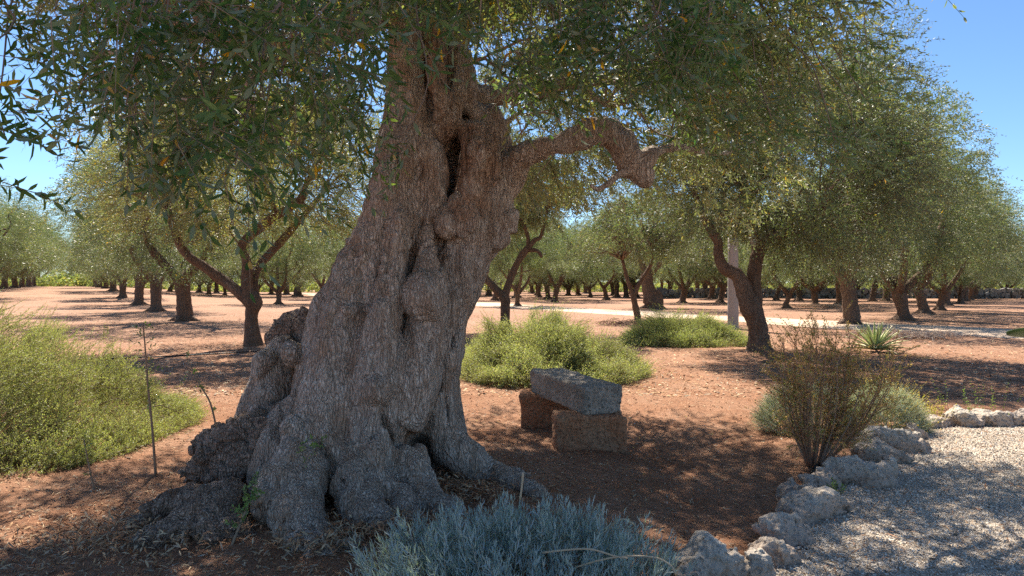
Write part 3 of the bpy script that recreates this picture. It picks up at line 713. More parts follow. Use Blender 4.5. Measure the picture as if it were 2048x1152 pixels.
# thinner wandering branches, collected from the bough ends to crown points
def wander(a, b, rng, r0, r1, n=5, amp=0.16):
    t_ = np.linspace(0, 1, n)[:, None]; P = a * (1 - t_) + b * t_; L = np.linalg.norm(b - a)
    P[1:-1] += rng.normal(size=(n - 2, 3)) * amp * L * 0.5; P[:, 2] += np.sin(t_[:, 0] * math.pi) * 0.12 * L
    return np.column_stack([P, np.linspace(r0, r1, n)])

# allowed picture window for crown foliage of the ancient tree
def crown_ok(P, rng):
    x, y, d = proj(P)
    jx = rng.normal(size=len(P)) * 22
    inside = (x > -60) & (x < 2110) & (y > -40) & (y < 1200) & (d > 0.4)
    xr = np.interp(y, [-300, 0, 60, 120, 180, 250, 330, 420], [1660, 1700, 1745, 1815, 1800, 1800, 1700, 1500])
    xl = np.interp(y, [-60, 60, 130, 200, 300, 360], [20, 60, 85, 90, 130, 260])
    yb = np.interp(x, [0, 90, 200, 400, 520, 640, 700, 760, 860, 950, 1000, 1060, 1150, 1300, 1450, 1700, 1860], [230, 270, 300, 330, 350, 300, 190, 200, 170, 150, 175, 240, 250, 290, 420, 400, 330])
    yb = yb + np.where(d > 6.3, np.interp(x, [0, 200, 600, 740, 1000, 1150, 1400, 1600], [0, 30, 90, 60, 190, 200, 60, 0]), 0)
    ok = (x + jx < xr) & (x + jx > xl) & (y + jx * 0.8 < yb)
    trunkz = (x > 705) & (x < 1030) & (y > 40) & (d < 6.0); ok &= ~trunkz
    lowbough = (x > 985) & (x < 1330) & (y > 190) & (y < 430) & (d < 5.8); ok &= ~lowbough
    gap = ((x > 690) & (x < 760) & (y > 110) & (y < 270)) | ((x > 955) & (x < 1100) & (y > 185) & (y < 300)) | ((x > 0) & (x < 115) & (y > 230))
    ok &= ~(gap & (rng.random(len(P)) < 0.8))
    thin = np.where(x < 730, .33, np.where((x > 1000) & (x < 1300) & (y > 120), .25, .08)); ok &= rng.random(len(P)) > thin
    gapn = vn(np.stack([x * .011, y * .013, d * .4], -1), 66); ok &= ~((x < 760) & (gapn > .08)); ok &= ~((x > 1000) & (x < 1500) & (y > 60) & (gapn > .42))
    ok |= ~inside
    return ok
rng = np.random.default_rng(77)
n = 120000
d_ = rand_dir(rng, n); rad = rng.uniform(0.35, 1.0, n) ** 0.55
lumpy = 0.86 + 0.26 * vn(d_ * 3.0, 5)
P = CC + [0, .5, .3] + d_ * (rad * lumpy)[:, None] * np.array([4.8, 5.1, 3.0])
P[:, 2] -= 0.11 * np.maximum(0, np.hypot(P[:, 0] - CC[0], P[:, 1] - CC[1]) - 2.4) ** 2     # skirts droop
cl = vn(P * 1.25, 15) + 0.6 * vn(P * 2.9, 16)
ok = (cl > -0.10) & (P[:, 2] > 1.9)
ok &= (P[:, 1] > 3.1 + 0.5 * vn(P * .8, 90))
ok &= crown_ok(P, rng)
ok &= ~((P[:, 0] > 0.6) & (P[:, 2] > 3.4) & (cl < .48) & (rng.random(len(P)) < .85))
P = P[ok][:19500]; print('kept', ok.sum())
ex = []  # extra leaf clusters, mostly above the frame, added to shade the ground below
for c_, r_, n_ in (((-2.9, 8.0, 5.5), (2.5, 2.3, 1.1), 3600), ((0.1, 10.3, 5.8), (2.1, 1.9, 1.0), 2800)):
    q = np.array(c_) + rand_dir(rng, n_ * 4) * (rng.random((n_ * 4, 1)) ** .4) * np.array(r_)
    k_ = (vn(q * 1.2, 15) + .6 * vn(q * 2.7, 16) > -.15); _, py_, _ = proj(q); k_ &= (py_ < 10) | (rng.random(len(q)) < .25)
    ex.append(q[k_][:n_])
P = np.concatenate([P] + ex)
D = nrm((P - CC) * np.array([1, 1, 0.7])) + rand_dir(rng, len(P)) * 0.75; D[:, 2] -= 0.1
acc = Acc()
twigs(acc, P, D, rng.uniform(0.20, 0.36, len(P)), 8, 0.066, 0.0150, rng, lambda n_, r_, p_: olive_tint(n_, r_, p_), droop=0.16, ang=(30, 65), lens=True, stem_r=0.0022)
print('ancient twigs', len(P))
link('crown', acc.mesh('crown', [M['leaf'], M['twig']], TB), ancient)
# branchlets feeding the crown
acc = Acc(); ends = np.concatenate([np.array(b)[2:, :3] for q_, b in enumerate(big) if q_ not in (0, 8, 9)]); sel = rng.choice(len(P), 420, replace=False)
for i in sel:
    j = np.argmin(((ends - P[i]) ** 2).sum(1)); a = ends[j]
    if np.linalg.norm(a - P[i]) > 2.6: continue
    pth = wander(a, P[i], rng, 0.016, 0.003); x, y, dd = proj(pth[:, :3])
    if ((x > 740) & (x < 1000) & (y > 180) & (dd < 5.2)).any(): continue
    V, F = tube(pth, 3, 5, i, 0.05); acc.add(V, F, 0, (0.9, 0.8, 0.75))
o = link('branchlets', acc.mesh('branchlets', [M['twig']], TB), ancient)

# low hanging sprays close to the camera, top left and in front of the trunk
acc = Acc(); rng = np.random.default_rng(9)
sprays = []
def spray(px, py, d, dx, dy, dz=0.0, L=0.28, n=5, spread=0.6):
    c = at(px, py, d); dr = nrm(np.array([[dx, dz, -dy]]))[0]
    for k in range(n):
        dd = nrm((dr + rng.normal(size=3) * spread * 0.6)[None])[0]
        sprays.append((c + rng.normal(size=3) * 0.05, dd, L * rng.uniform(0.6, 1.15)))
    # parent stem towards the crown
    e = c - dr * 0.3 + np.array([0, 0.35, 0.75]); V, F = tube(wander(e, c, rng, 0.005, 0.0025, 5, 0.1), 3, 5, 1, 0.03); acc.add(V, F, 1, (0.8, 0.7, 0.6))
for a in [(-20, -10, 2.5, 1, .5), (60, -10, 2.6, -.3, 1), (-30, 60, 2.5, 1, .3), (20, 40, 2.6, .6, 1), (110, 20, 2.8, .2, 1), (-40, 190, 2.3, 1, .5), (-40, 260, 2.3, 1, .3), (10, 270, 2.3, 1, .25), (-20, 330, 2.4, 1, .5),
          (420, 20, 1.9, .8, .2), (480, 60, 2.0, -.3, 1), (600, 30, 2.0, 1, .3), (560, 150, 2.1, -.2, .7), (640, 110, 2.2, .7, .4), (400, 140, 2.2, -.8, .4), (260, 165, 2.0, -.9, .3), (320, 230, 2.2, .3, 1), (250, 225, 2.0, .2, .8), (420, 260, 2.2, -.6, .8), (470, 330, 2.1, .3, .7), (500, 240, 2.3, .7, .4), (560, 300, 2.6, .3, .9), (520, 190, 2.3, -1, .5),
          (700, 40, 2.2, .2, 1), (760, 10, 2.2, .6, .8), (700, 230, 3.0, .3, 1), (740, 180, 3.2, -.6, 1), (810, 270, 2.9, -.4, .8), (960, 20, 2.6, -.3, 1), (1010, 60, 2.7, .8, .4), (1060, 110, 3.1, .5, .7),
          (1120, 40, 2.8, .3, .8), (1180, 90, 2.9, .9, .3), (1230, 30, 2.8, -.4, .9), (1130, 170, 3.2, .4, .7), (1240, 130, 3.2, .8, -.1), (1330, 60, 3.2, .8, .3), (1400, 20, 3.2, .5, .7), (180, 60, 2.6, -.5, .7), (330, 40, 2.4, -.8, .6), (150, 120, 3.2, -.7, .5)]:
    spray(*a[:3], a[3], a[4], n=3 if a[0] < 130 else 6)
ad = [(px, py) for px, py in zip(rng.uniform(180, 720, 46), 330 * rng.random(46) ** 1.5 - 60)]
for px, py in ad:
    spray(px, py, rng.uniform(1.9, 3.6), rng.normal() * 0.7, rng.uniform(0.1, 1), n=7)
for px, py in zip(rng.uniform(700, 1450, 60), rng.uniform(-80, 150, 60)):
    if 740 < px < 980 and py > 0: continue
    spray(px, py, rng.uniform(2.6, 4.2), rng.normal() * 0.7, rng.uniform(0.1, 0.9), n=7)
for px, py in zip(rng.uniform(1040, 1760, 120), 360 * rng.random(120) ** 1.2 - 60):
    if (px < 1340 and py > 175) or px > np.interp(py, [-60, 0, 120, 300], [1600, 1640, 1740, 1720]): continue
    spray(px, py, rng.uniform(3.6, 5.4), .8 + rng.normal() * 0.6, rng.uniform(-.2, 0.7), L=.24, n=6)
SP = np.array([s[0] for s in sprays]); SD = np.array([s[1] for s in sprays]); SL = np.array([s[2] for s in sprays])
twigs(acc, SP, SD, SL, 7, 0.068, 0.0145, rng, near_tint, droop=0.10, ang=(35, 75), lens=True, stem_r=0.0019, stem_t=(0.9, 0.85, 0.7))
o = link('hanging_sprays', acc.mesh('hanging_sprays', [M['leaf'], M['twig']], TB), ancient); o['label'] = 'dark green leafy sprays hanging low in front'

# ------------------------------------------------------------------ grove trees
def crown_acc(rng, C, R3, n, K, ll, lw, zmin, thr=-0.15, lens=False, tint=None, seed=0, stems=False, L=(0.25, 0.5), okf=None, drop=0.06):
    m = int(n * 6); d_ = rand_dir(rng, m); rad = rng.uniform(0.25, 1.0, m) ** 0.45
    lump_ = 0.82 + 0.40 * vn(d_ * 2.6 + seed * 1.7, seed) + 0.14 * vn(d_ * 6, seed + 3)
    P = C + d_ * (rad * lump_)[:, None] * R3
    P[:, 2] -= drop * np.maximum(0, np.hypot(P[:, 0] - C[0], P[:, 1] - C[1]) - R3[0] * .45) ** 2
    cl = vn(P * 1.0 + seed, seed + 5) + 0.6 * vn(P * 2.4, seed + 6)
    ok = (cl > thr) & (P[:, 2] > zmin + 0.35 * vn(P * 0.9, seed + 8) * 2.0)
    if okf is not None: ok &= okf(P, rng)
    P = P[ok][:n]
    D = nrm((P - C) * np.array([1, 1, 0.8])) + rand_dir(rng, len(P)) * 0.8; D[:, 2] += 0.05
    acc = Acc()
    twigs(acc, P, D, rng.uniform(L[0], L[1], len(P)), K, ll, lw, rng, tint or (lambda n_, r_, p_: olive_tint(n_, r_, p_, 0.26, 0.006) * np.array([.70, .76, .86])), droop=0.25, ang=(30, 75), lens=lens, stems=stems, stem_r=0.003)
    return acc, P
def grove_proto(idx, H, Rr, fork, lean, seed, trunk_r=0.24, skirt=1.5, nt=11000):
    rng = np.random.default_rng(seed)
    C = np.array([lean * 1.2, 0, skirt + (H - skirt) * 0.50]); R3 = np.array([Rr, Rr, (H - skirt) * 0.56])
    acc, P = crown_acc(rng, C, R3, nt, 4, 0.115, 0.032, skirt, thr=-.04, seed=seed)
    crown = acc.mesh('crown', [M['leaf'], M['twig']])
    # trunk with flare, fork and limbs
    a2 = Acc(); f = np.array([lean * fork * 0.5, 0.05, fork])
    tr_ = [(0, 0, -0.15, trunk_r * 1.9), (0, 0, 0.05, trunk_r * 1.45), (0.01, 0, 0.28, trunk_r * 1.05), (f[0] * .5, 0.04, fork * 0.6, trunk_r * 0.92), (*f, trunk_r * 1.0), (f[0] * 1.05, 0.05, fork + 0.25, trunk_r * .6)]
    V, F = tube(tr_, 5, 14, seed, 0.14); a2.add(V, F)
    for k in range(4):
        th = k * 1.57 + rng.uniform(-.4, .4); v = np.array([math.cos(th), math.sin(th), 0])
        V, F = tube([(*(v * trunk_r * .5 + [0, 0, .22]), trunk_r * .5), (*(v * trunk_r * 1.5 + [0, 0, .05]), trunk_r * .38), (*(v * trunk_r * 2.6 + [0, 0, -.04]), trunk_r * .18)], 4, 8, k, .1); a2.add(V, F)
    nl = 3 + seed % 2
    for k in range(nl):
        th = k * 6.283 / nl + rng.uniform(-.5, .5) + (0 if k else 0.2); out = Rr * rng.uniform(0.35, 0.55); top = skirt + (H - skirt) * rng.uniform(.45, .7)
        e = np.array([math.cos(th) * out, math.sin(th) * out, top]); a_ = f - [0, 0, .1]
        mid = a_ * 0.55 + e * 0.45 + np.array([math.cos(th) * .35, math.sin(th) * .35, -.25]); mid2 = a_ * 0.2 + e * 0.8 + rng.normal(size=3) * .2
        pth = [(*a_, trunk_r * .72), (*mid, trunk_r * .48), (*mid2, trunk_r * .32), (*e, trunk_r * .16)]
        V, F = tube(pth, 5, 9, seed + k, .12); a2.add(V, F)
        for q in range(4):
            s_ = mid * (1 - q / 4) + e * (q / 4); tgt = P[rng.integers(len(P))]
            cand = P[rng.choice(len(P), 60)]; tgt = cand[np.argmin(((cand - s_) ** 2).sum(1) + ((cand[:, 2] < s_[2]) * 3))]
            tgt = s_ + (tgt - s_) * 1.5
            V, F = tube(wander(s_, tgt, rng, trunk_r * .26, 0.012, 5, .2), 3, 6, q, .08); a2.add(V, F)
    return crown, a2.mesh('trunk', [M['bark2']])
protos = [grove_proto(i, H, Rr, fk, ln, 100 + i * 13, tr_, sk) for i, (H, Rr, fk, ln, tr_, sk) in enumerate([
    (8.2, 4.9, 1.45, 0.0, 0.27, 1.5), (7.6, 4.5, 1.2, 0.3, 0.25, 1.5), (8.4, 5.0, 1.7, -0.2, 0.28, 1.6), (7.2, 4.3, 1.0, -0.4, 0.20, 1.35), (7.4, 4.5, 1.35, 0.4, 0.24, 1.4), (7.9, 4.8, 1.1, 0.1, 0.26, 0.9), (6.9, 4.0, 0.9, 0.55, 0.22, 1.2), (8.6, 4.2, 1.9, -.3, 0.23, 1.9)])]
def grove_tree(px, py, pi, label, group=None, sc_=1.0, rz=None, d=None):
    d = d or gd(py); x = (px - 1024) * d / FPX; z = float(gbase(np.array(x), np.array(d)))
    return grove_xy(x, d, z, pi, label, group, sc_, rz)
def grove_xy(x, y, z, pi, label, group=None, sc_=1.0, rz=None):
    z = float(gz(np.array([x]), np.array([y]), False)[0])
    o = empty('olive_tree', (x, y, z - 0.03), label, 'tree', group, rz=random.uniform(0, 6.28) if rz is None else rz); o.scale = (sc_ * random.uniform(.92, 1.08), sc_ * random.uniform(.92, 1.08), sc_ * random.uniform(.9, 1.12))
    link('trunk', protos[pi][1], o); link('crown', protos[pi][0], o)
    PLACED.append((x, y)); return o
PLACED = []
random.seed(4)
G_LR = 'olive trees in the row along the left avenue'
named = [
 (370, 643, 2, 'thick straight-trunked olive tree, nearest of the left avenue row, behind the forked tree', G_LR, 1.03, 26.5),
 (312, 617, 0, 'olive tree second in the left avenue row, stout trunk left of the nearest one', G_LR, 1.0, 35.5),
 (278, 607, 0, 'olive tree third in the left avenue row, shorter visible trunk', G_LR, 1.0, 45),
 (246, 600, 5, 'olive tree with foliage hanging almost to the ground, fourth in the left avenue row', G_LR, 1.0, 55),
 (557, 608, 3, 'slender slightly leaning olive tree alone between the forked tree and the giant trunk', None, .95, None),
 (1035, 612, 3, 'small olive tree just right of the V-forked tree, past the sandy track', None, .8, None),
 (1110, 603, 1, 'dark slim olive tree behind the round green bush', None, .9, None),
 (1213, 600, 4, 'two-limbed olive tree left of the thick split-trunk olive', None, .9, None),
 (1365, 606, 1, 'small low-forked olive tree right of the thick split-trunk olive', None, .85, None),
 (1441, 605, 4, 'Y-forked olive tree just left of the concrete pole', None, .9, None),
 (1572, 616, 3, 'olive tree with a short trunk right of the leaning dark olive, past the track', None, .9, None),
 (1630, 612, 4, 'olive tree between two slim trunks right of the leaning dark olive', None, .9, None),
 (1703, 652, 2, 'straight olive tree behind the twiggy brown shrub, at the near edge of the track', None, 1.0, 24.5),
 (1807, 641, 1, 'stout olive tree, nearest of the right hand row behind the agave', 'olive trees in the right hand row', 1.0, None),
 (1848, 628, 4, 'second olive tree of the right hand row, flared trunk', 'olive trees in the right hand row', 1.0, None),
 (1880, 621, 3, 'third olive tree of the right hand row, low V fork', 'olive trees in the right hand row', .95, None),
 (1893, 612, 0, 'fourth olive tree of the right hand row, straight stem behind the low V fork', 'olive trees in the right hand row', .85, None),
]
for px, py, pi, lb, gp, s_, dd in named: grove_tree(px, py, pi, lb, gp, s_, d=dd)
# further trees of the rows and of the field behind
far_r = 'one of the distant olives at the far end of the right hand row'
for px, py in [(1921, 606), (1930, 603), (1940, 600), (1950, 597.5)]: grove_tree(px, py, random.choice([1, 4, 6]), far_r, 'distant olives closing the right hand row', .85)
far_l = 'one of the distant olives at the far end of the left avenue row'
for k, dd in enumerate([66, 78, 91, 105, 120, 136]):
    px = 130 + (246 - 130) * 55 / dd; grove_tree(px, 0, random.choice([0, 5, 2]), far_l, 'distant olives closing the left avenue row', 1.0, d=dd)
fl2 = 'one of the olives in the row on the far side of the left avenue'
for px, dd in [(-95, 58), (-20, 66), (9, 72), (30, 79), (44, 87), (58, 97), (68, 108), (80, 122), (-60, 52), (-150, 66)]:
    grove_tree(px, 0, random.choice([0, 5, 5, 2]), fl2, 'olives across the left avenue', 1.12, d=dd)
fm = 'one of the many small olives standing far off in the field past the sandy track'
for px, py in [(926, 591), (942, 589), (990, 600), (1075, 590), (1096, 598), (1136, 591), (1181, 594), (1252, 594), (1226, 590), (1410, 595), (1422, 598), (1552, 601), (1598, 601), (1680, 608), (1745, 603), (1771, 601), (450, 592), (600, 592), (645, 598), (515, 588), (340, 590), (400, 588), (1340, 592), (1490, 592), (1640, 596), (1715, 594), (1520, 595), (880, 592)]:
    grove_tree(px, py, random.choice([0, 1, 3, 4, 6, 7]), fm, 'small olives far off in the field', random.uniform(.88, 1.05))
fb = 'one of the hazy green olives filling the very back of the grove'
rb = random.Random(3)
for yy in (74, 86, 99):
    for k in range(16):
        x = (-0.50 + 1.18 * (k + rb.uniform(.1, .9)) / 16) * yy
        grove_xy(x, yy + rb.uniform(-4, 4), 0, rb.choice([0, 2, 5, 7]), fb, 'olives at the very back of the grove', rb.uniform(.9, 1.1))
# trees behind the drystone wall on the right
grove_tree(2010, 598, 5, 'dark green tree standing behind the far drystone wall', None, .66, d=72)
grove_tree(2085, 600, 5, 'pale leafy tree at the right edge behind the drystone wall', None, .8, d=64)
grove_tree(1975, 596, 5, 'round leafy tree behind the wall, left of the dark one', None, .7, d=84)
# ---- individually drawn trees
def drawn_tree(name, base_px, base_d, paths, crownC, R3, nt, label, zmin, ll=0.078, lw=0.02, K=6, seed=1, okf=None, thr=-0.15, tint=None, mtl=None, drop=0.06, extra=14):
    rng = np.random.default_rng(seed); b = at(base_px, HOR, base_d); b[2] = float(gz(np.array([b[0]]), np.array([b[1]]), False)[0])
    root = empty(name, b, label, 'tree')
    for i, p in enumerate(paths):
        limb('trunk' if i == 0 else 'bough', p, root, b, mtl or M['bark2'], seed + i, 16 if i == 0 else 11, .13 if i == 0 else .10, 6)
    acc, P = crown_acc(rng, crownC, R3, nt, K, ll, lw, zmin, thr, False, tint, seed, True, (0.22, 0.42), okf, drop)
    link('crown', acc.mesh('crown', [M['leaf'], M['twig']], b), root)
    a2 = Acc(); ends = np.concatenate([np.array(p)[1:, :3] for p in paths[1:]])
    for k in range(extra * 8):
        tgt = P[rng.integers(len(P))]; j = np.argmin(((ends - tgt) ** 2).sum(1)); s_ = ends[j]
        if np.linalg.norm(tgt - s_) > 2.4: continue
        V, F = tube(wander(s_, tgt, rng, 0.022, 0.006, 5, .2), 3, 5, k, .06); a2.add(V, F, 0, (.6, .5, .42))
    if a2.n: link('branchlets', a2.mesh('branchlets', [M['twig']], b), root)
    return root
def Z(pts, dz=0):  # ground-touching path
    return S(pts)
# forked tree on the left, 15.9 m
d0 = 15.9
def okA(P, rng):
    x, y, d = proj(P); xl = np.interp(y, [150, 300, 420, 560], [190, 150, 160, 250]); yb = np.interp(x, [150, 260, 400, 500, 600, 750], [560, 560, 470, 455, 440, 520])
    return (x > xl) & (y < yb + rng.normal(size=len(P)) * 22)
drawn_tree('forked_olive_tree', 505, d0, [
    S([(508, 712, d0, 30), (506, 696, d0, 22), (504, 665, d0, 14), (503, 630, d0, 12), (509, 605, d0, 16), (500, 592, d0, 14)]),
    S([(504, 606, d0, 14), (480, 585, d0, 12), (445, 560, d0, 11), (410, 535, d0 - .2, 10), (370, 505, d0 - .4, 8), (345, 450, d0 - .5, 7), (330, 390, d0 - .4, 6), (315, 330, d0, 4)]),
    S([(502, 606, d0, 14), (494, 570, d0, 11), (493, 520, d0, 9), (484, 490, d0, 9), (520, 455, d0 + .1, 9), (560, 425, d0 + .1, 9), (600, 400, d0 + .2, 8), (612, 370, d0 + .2, 5), (640, 320, d0 + .4, 4)]),
    S([(510, 600, d0 + .2, 10), (508, 560, d0 + .3, 9), (520, 530, d0 + .5, 8), (560, 485, d0 + .8, 8), (600, 440, d0 + 1, 6), (650, 380, d0 + 1.2, 4)]),
    S([(548, 432, d0, 5), (545, 400, d0, 5), (528, 370, d0 - .1, 4), (515, 320, d0 - .2, 3)]),
    S([(508, 698, d0, 16), (480, 702, d0, 9), (440, 704, d0, 5)]), S([(508, 698, d0, 16), (535, 708, d0, 8), (560, 716, d0, 4)]),
    ], at(470, 330, d0) + [0, .5, .3], np.array([4.0, 3.4, 2.7]), 12500, 'dark forked olive tree in the left middle ground, three bent limbs above a knobbed trunk', 1.9, seed=21, okf=okA, thr=-0.35, tint=lambda n_, r_, p_: olive_tint(n_, r_, p_, 0.55, 0.02))
# V tree, 20 m
d0 = 20.0
drawn_tree('forked_olive_tree', 1010, d0, [
    S([(1010, 672, d0, 17), (1010, 640, d0, 10), (1010, 605, d0, 10), (1006, 590, d0, 11), (1006, 580, d0, 7)]),
    S([(1006, 592, d0, 8), (985, 572, d0, 7), (962, 545, d0, 7), (945, 515, d0, 6), (930, 470, d0, 5)]),
    S([(1010, 592, d0, 8), (1020, 560, d0, 7), (1035, 525, d0, 7), (1052, 500, d0, 7), (1070, 480, d0, 5), (1082, 472, d0, 4), (1095, 420, d0, 3)]),
    S([(1055, 500, d0, 5), (1075, 502, d0, 4), (1084, 515, d0, 3)]), S([(1056, 495, d0, 4), (1055, 470, d0, 4), (1040, 430, d0, 3)]),
    ], at(1000, 370, d0) + [0, .6, .5], np.array([3.9, 3.7, 2.9]), 11000, 'V-forked olive tree behind the round green bush, right of the giant trunk', 2.5, ll=0.085, lw=0.024, seed=33, thr=-0.1)
# leaning dark tree on the right, 14 m
d0 = 14.0
def okC(P, rng):
    x, y, d = proj(P); yb = np.interp(x, [1150, 1350, 1450, 1560, 1700, 1850, 1950], [430, 475, 505, 520, 575, 605, 580]); xr = np.interp(y, [100, 300, 400, 600], [1850, 1860, 1890, 1850])
    return (y < yb + rng.normal(size=len(P)) * 25) & (x < xr + rng.normal(size=len(P)) * 15)
drawn_tree('leaning_olive_tree', 1520, d0, [
    S([(1522, 730, d0, 38), (1521, 712, d0, 30), (1518, 680, d0, 20), (1512, 645, d0, 20), (1500, 615, d0, 21), (1490, 590, d0, 17), (1480, 560, d0, 14)]),
    S([(1488, 585, d0, 16), (1475, 552, d0, 14), (1448, 535, d0, 12), (1437, 510, d0, 9), (1436, 485, d0, 9), (1420, 455, d0, 9), (1400, 420, d0, 7), (1380, 350, d0, 5)]),
    S([(1510, 635, d0 + .1, 15), (1510, 590, d0 + .2, 14), (1508, 550, d0 + .2, 14), (1515, 505, d0 + .2, 13), (1525, 480, d0 + .2, 11), (1560, 470, d0 + .1, 9), (1605, 456, d0, 7), (1640, 452, d0, 4)]),
    S([(1535, 480, d0 + .2, 10), (1550, 462, d0 + .2, 8), (1590, 462, d0 + .2, 7), (1640, 420, d0 + .3, 4)]),
    S([(1515, 505, d0 + .2, 10), (1500, 440, d0 + .6, 8), (1480, 360, d0 + .9, 5)]),
    S([(1520, 712, d0, 18), (1545, 722, d0, 9), (1575, 730, d0, 4)]), S([(1516, 712, d0, 18), (1490, 720, d0 + .1, 8), (1470, 724, d0 + .1, 4)]),
    ], at(1560, 330, d0) + [0, .4, .2], np.array([3.9, 3.6, 2.9]), 17000, 'dark leaning olive tree right of the concrete pole, trunk splitting into a crooked left limb', 1.25, seed=46, okf=okC, thr=-0.36)
# slim tree at right behind the second bush and old split trunk
d0 = 27.0
drawn_tree('slim_olive_tree', 1275, d0, [
    S([(1275, 648, d0, 12), (1275, 635, d0, 7), (1270, 610, d0, 6), (1266, 590, d0, 6.5), (1266, 582, d0, 5)]),
    S([(1268, 590, d0, 5), (1280, 565, d0, 4.5), (1296, 540, d0, 4), (1310, 510, d0, 3)]), S([(1266, 588, d0, 5), (1255, 560, d0, 4), (1245, 520, d0, 3)]),
    ], at(1280, 470, d0) + [0, 0, .2], np.array([2.6, 2.6, 1.8]), 3600, 'slim olive tree with a leaning bare trunk left of the second green bush', 2.2, ll=0.10, lw=0.028, K=5, seed=55)
d0 = 40.0
drawn_tree('old_olive_tree', 1306, d0, [
    S([(1308, 622, d0, 24), (1306, 608, d0, 17), (1300, 590, d0, 15), (1294, 565, d0, 13), (1292, 545, d0, 10)]),
    S([(1312, 620, d0, 14), (1318, 600, d0, 9), (1312, 580, d0, 7)]), S([(1296, 570, d0, 9), (1300, 550, d0, 7), (1325, 520, d0, 4)]), S([(1294, 560, d0, 8), (1285, 530, d0, 6), (1270, 490, d0, 3)]),
    S([(1300, 612, d0, 10), (1285, 618, d0, 6), (1272, 621, d0, 3)]),
    ], at(1306, 480, d0) + [0, 0, .3], np.array([4.6, 4.4, 2.6]), 6000, 'old thick-trunked olive tree with a split flaring base beyond the sandy track', 2.2, ll=0.11, lw=0.032, K=5, seed=66)

# ------------------------------------------------------------------ far hedge of scrub closing the field, drystone wall
rng = np.random.default_rng(12)
wall = empty('drystone_wall', (36, 66, 0), 'long low drystone wall of grey rubble along the far edge of the field', 'wall')
acc = Acc()
bx = np.array([[-1,-1,-1],[1,-1,-1],[1,1,-1],[-1,1,-1],[-1,-1,1],[1,-1,1],[1,1,1],[-1,1,1]], float); bq = np.array([[0,3,2,1],[4,5,6,7],[0,1,5,4],[1,2,6,5],[2,3,7,6],[3,0,4,7]])
for k in range(1500):
    u = rng.random(); x = 14 + u * 56; y = 70 - 6 * u; c = np.array([x, y + rng.normal() * .15, rng.uniform(0.0, .85)])
    s_ = rng.uniform(.10, .24, 3); V = bx * s_ * rng.uniform(.75, 1.1, (8, 3)); th = rng.uniform(-.5, .5); V = V @ np.array([[math.cos(th), 0, math.sin(th)], [0, 1, 0], [-math.sin(th), 0, math.cos(th)]])
    g = rng.uniform(.14, .36); acc.add(V + c, [bq], 0, (g, g * .94, g * .86))
link('rubble', acc.mesh('rubble', [M['tint']], (36, 66, 0), smooth=False), wall)['kind'] = 'stuff'
# scrub behind the grove
acc = Acc(); n = 16000; x = rng.uniform(-95, 120, n); y = rng.uniform(108, 122, n); zt = 2.2 + 2.2 * vn(np.stack([x * .12, y * .1, 0 * x], -1), 9) + 1.0 * vn(np.stack([x * .5, y * .3, 0 * x], -1), 3)
P = np.stack([x, y, rng.random(n) ** .8 * np.maximum(zt, .8)], -1) + np.stack([0 * x, 0 * x, gbase(x, y)], -1)
twigs(acc, P, rand_dir(rng, n) + [0, 0, .6], 0.7, 4, 0.55, 0.2, rng, lambda n_, r_, p_: olive_tint(n_, r_, p_, .4, 0) * 1.1, lens=False, stems=False)
tag(link('far_scrub', acc.mesh('far_scrub', [M['needle']])), 'distant green scrub and woodland closing off the grove', 'woodland', kind='stuff')

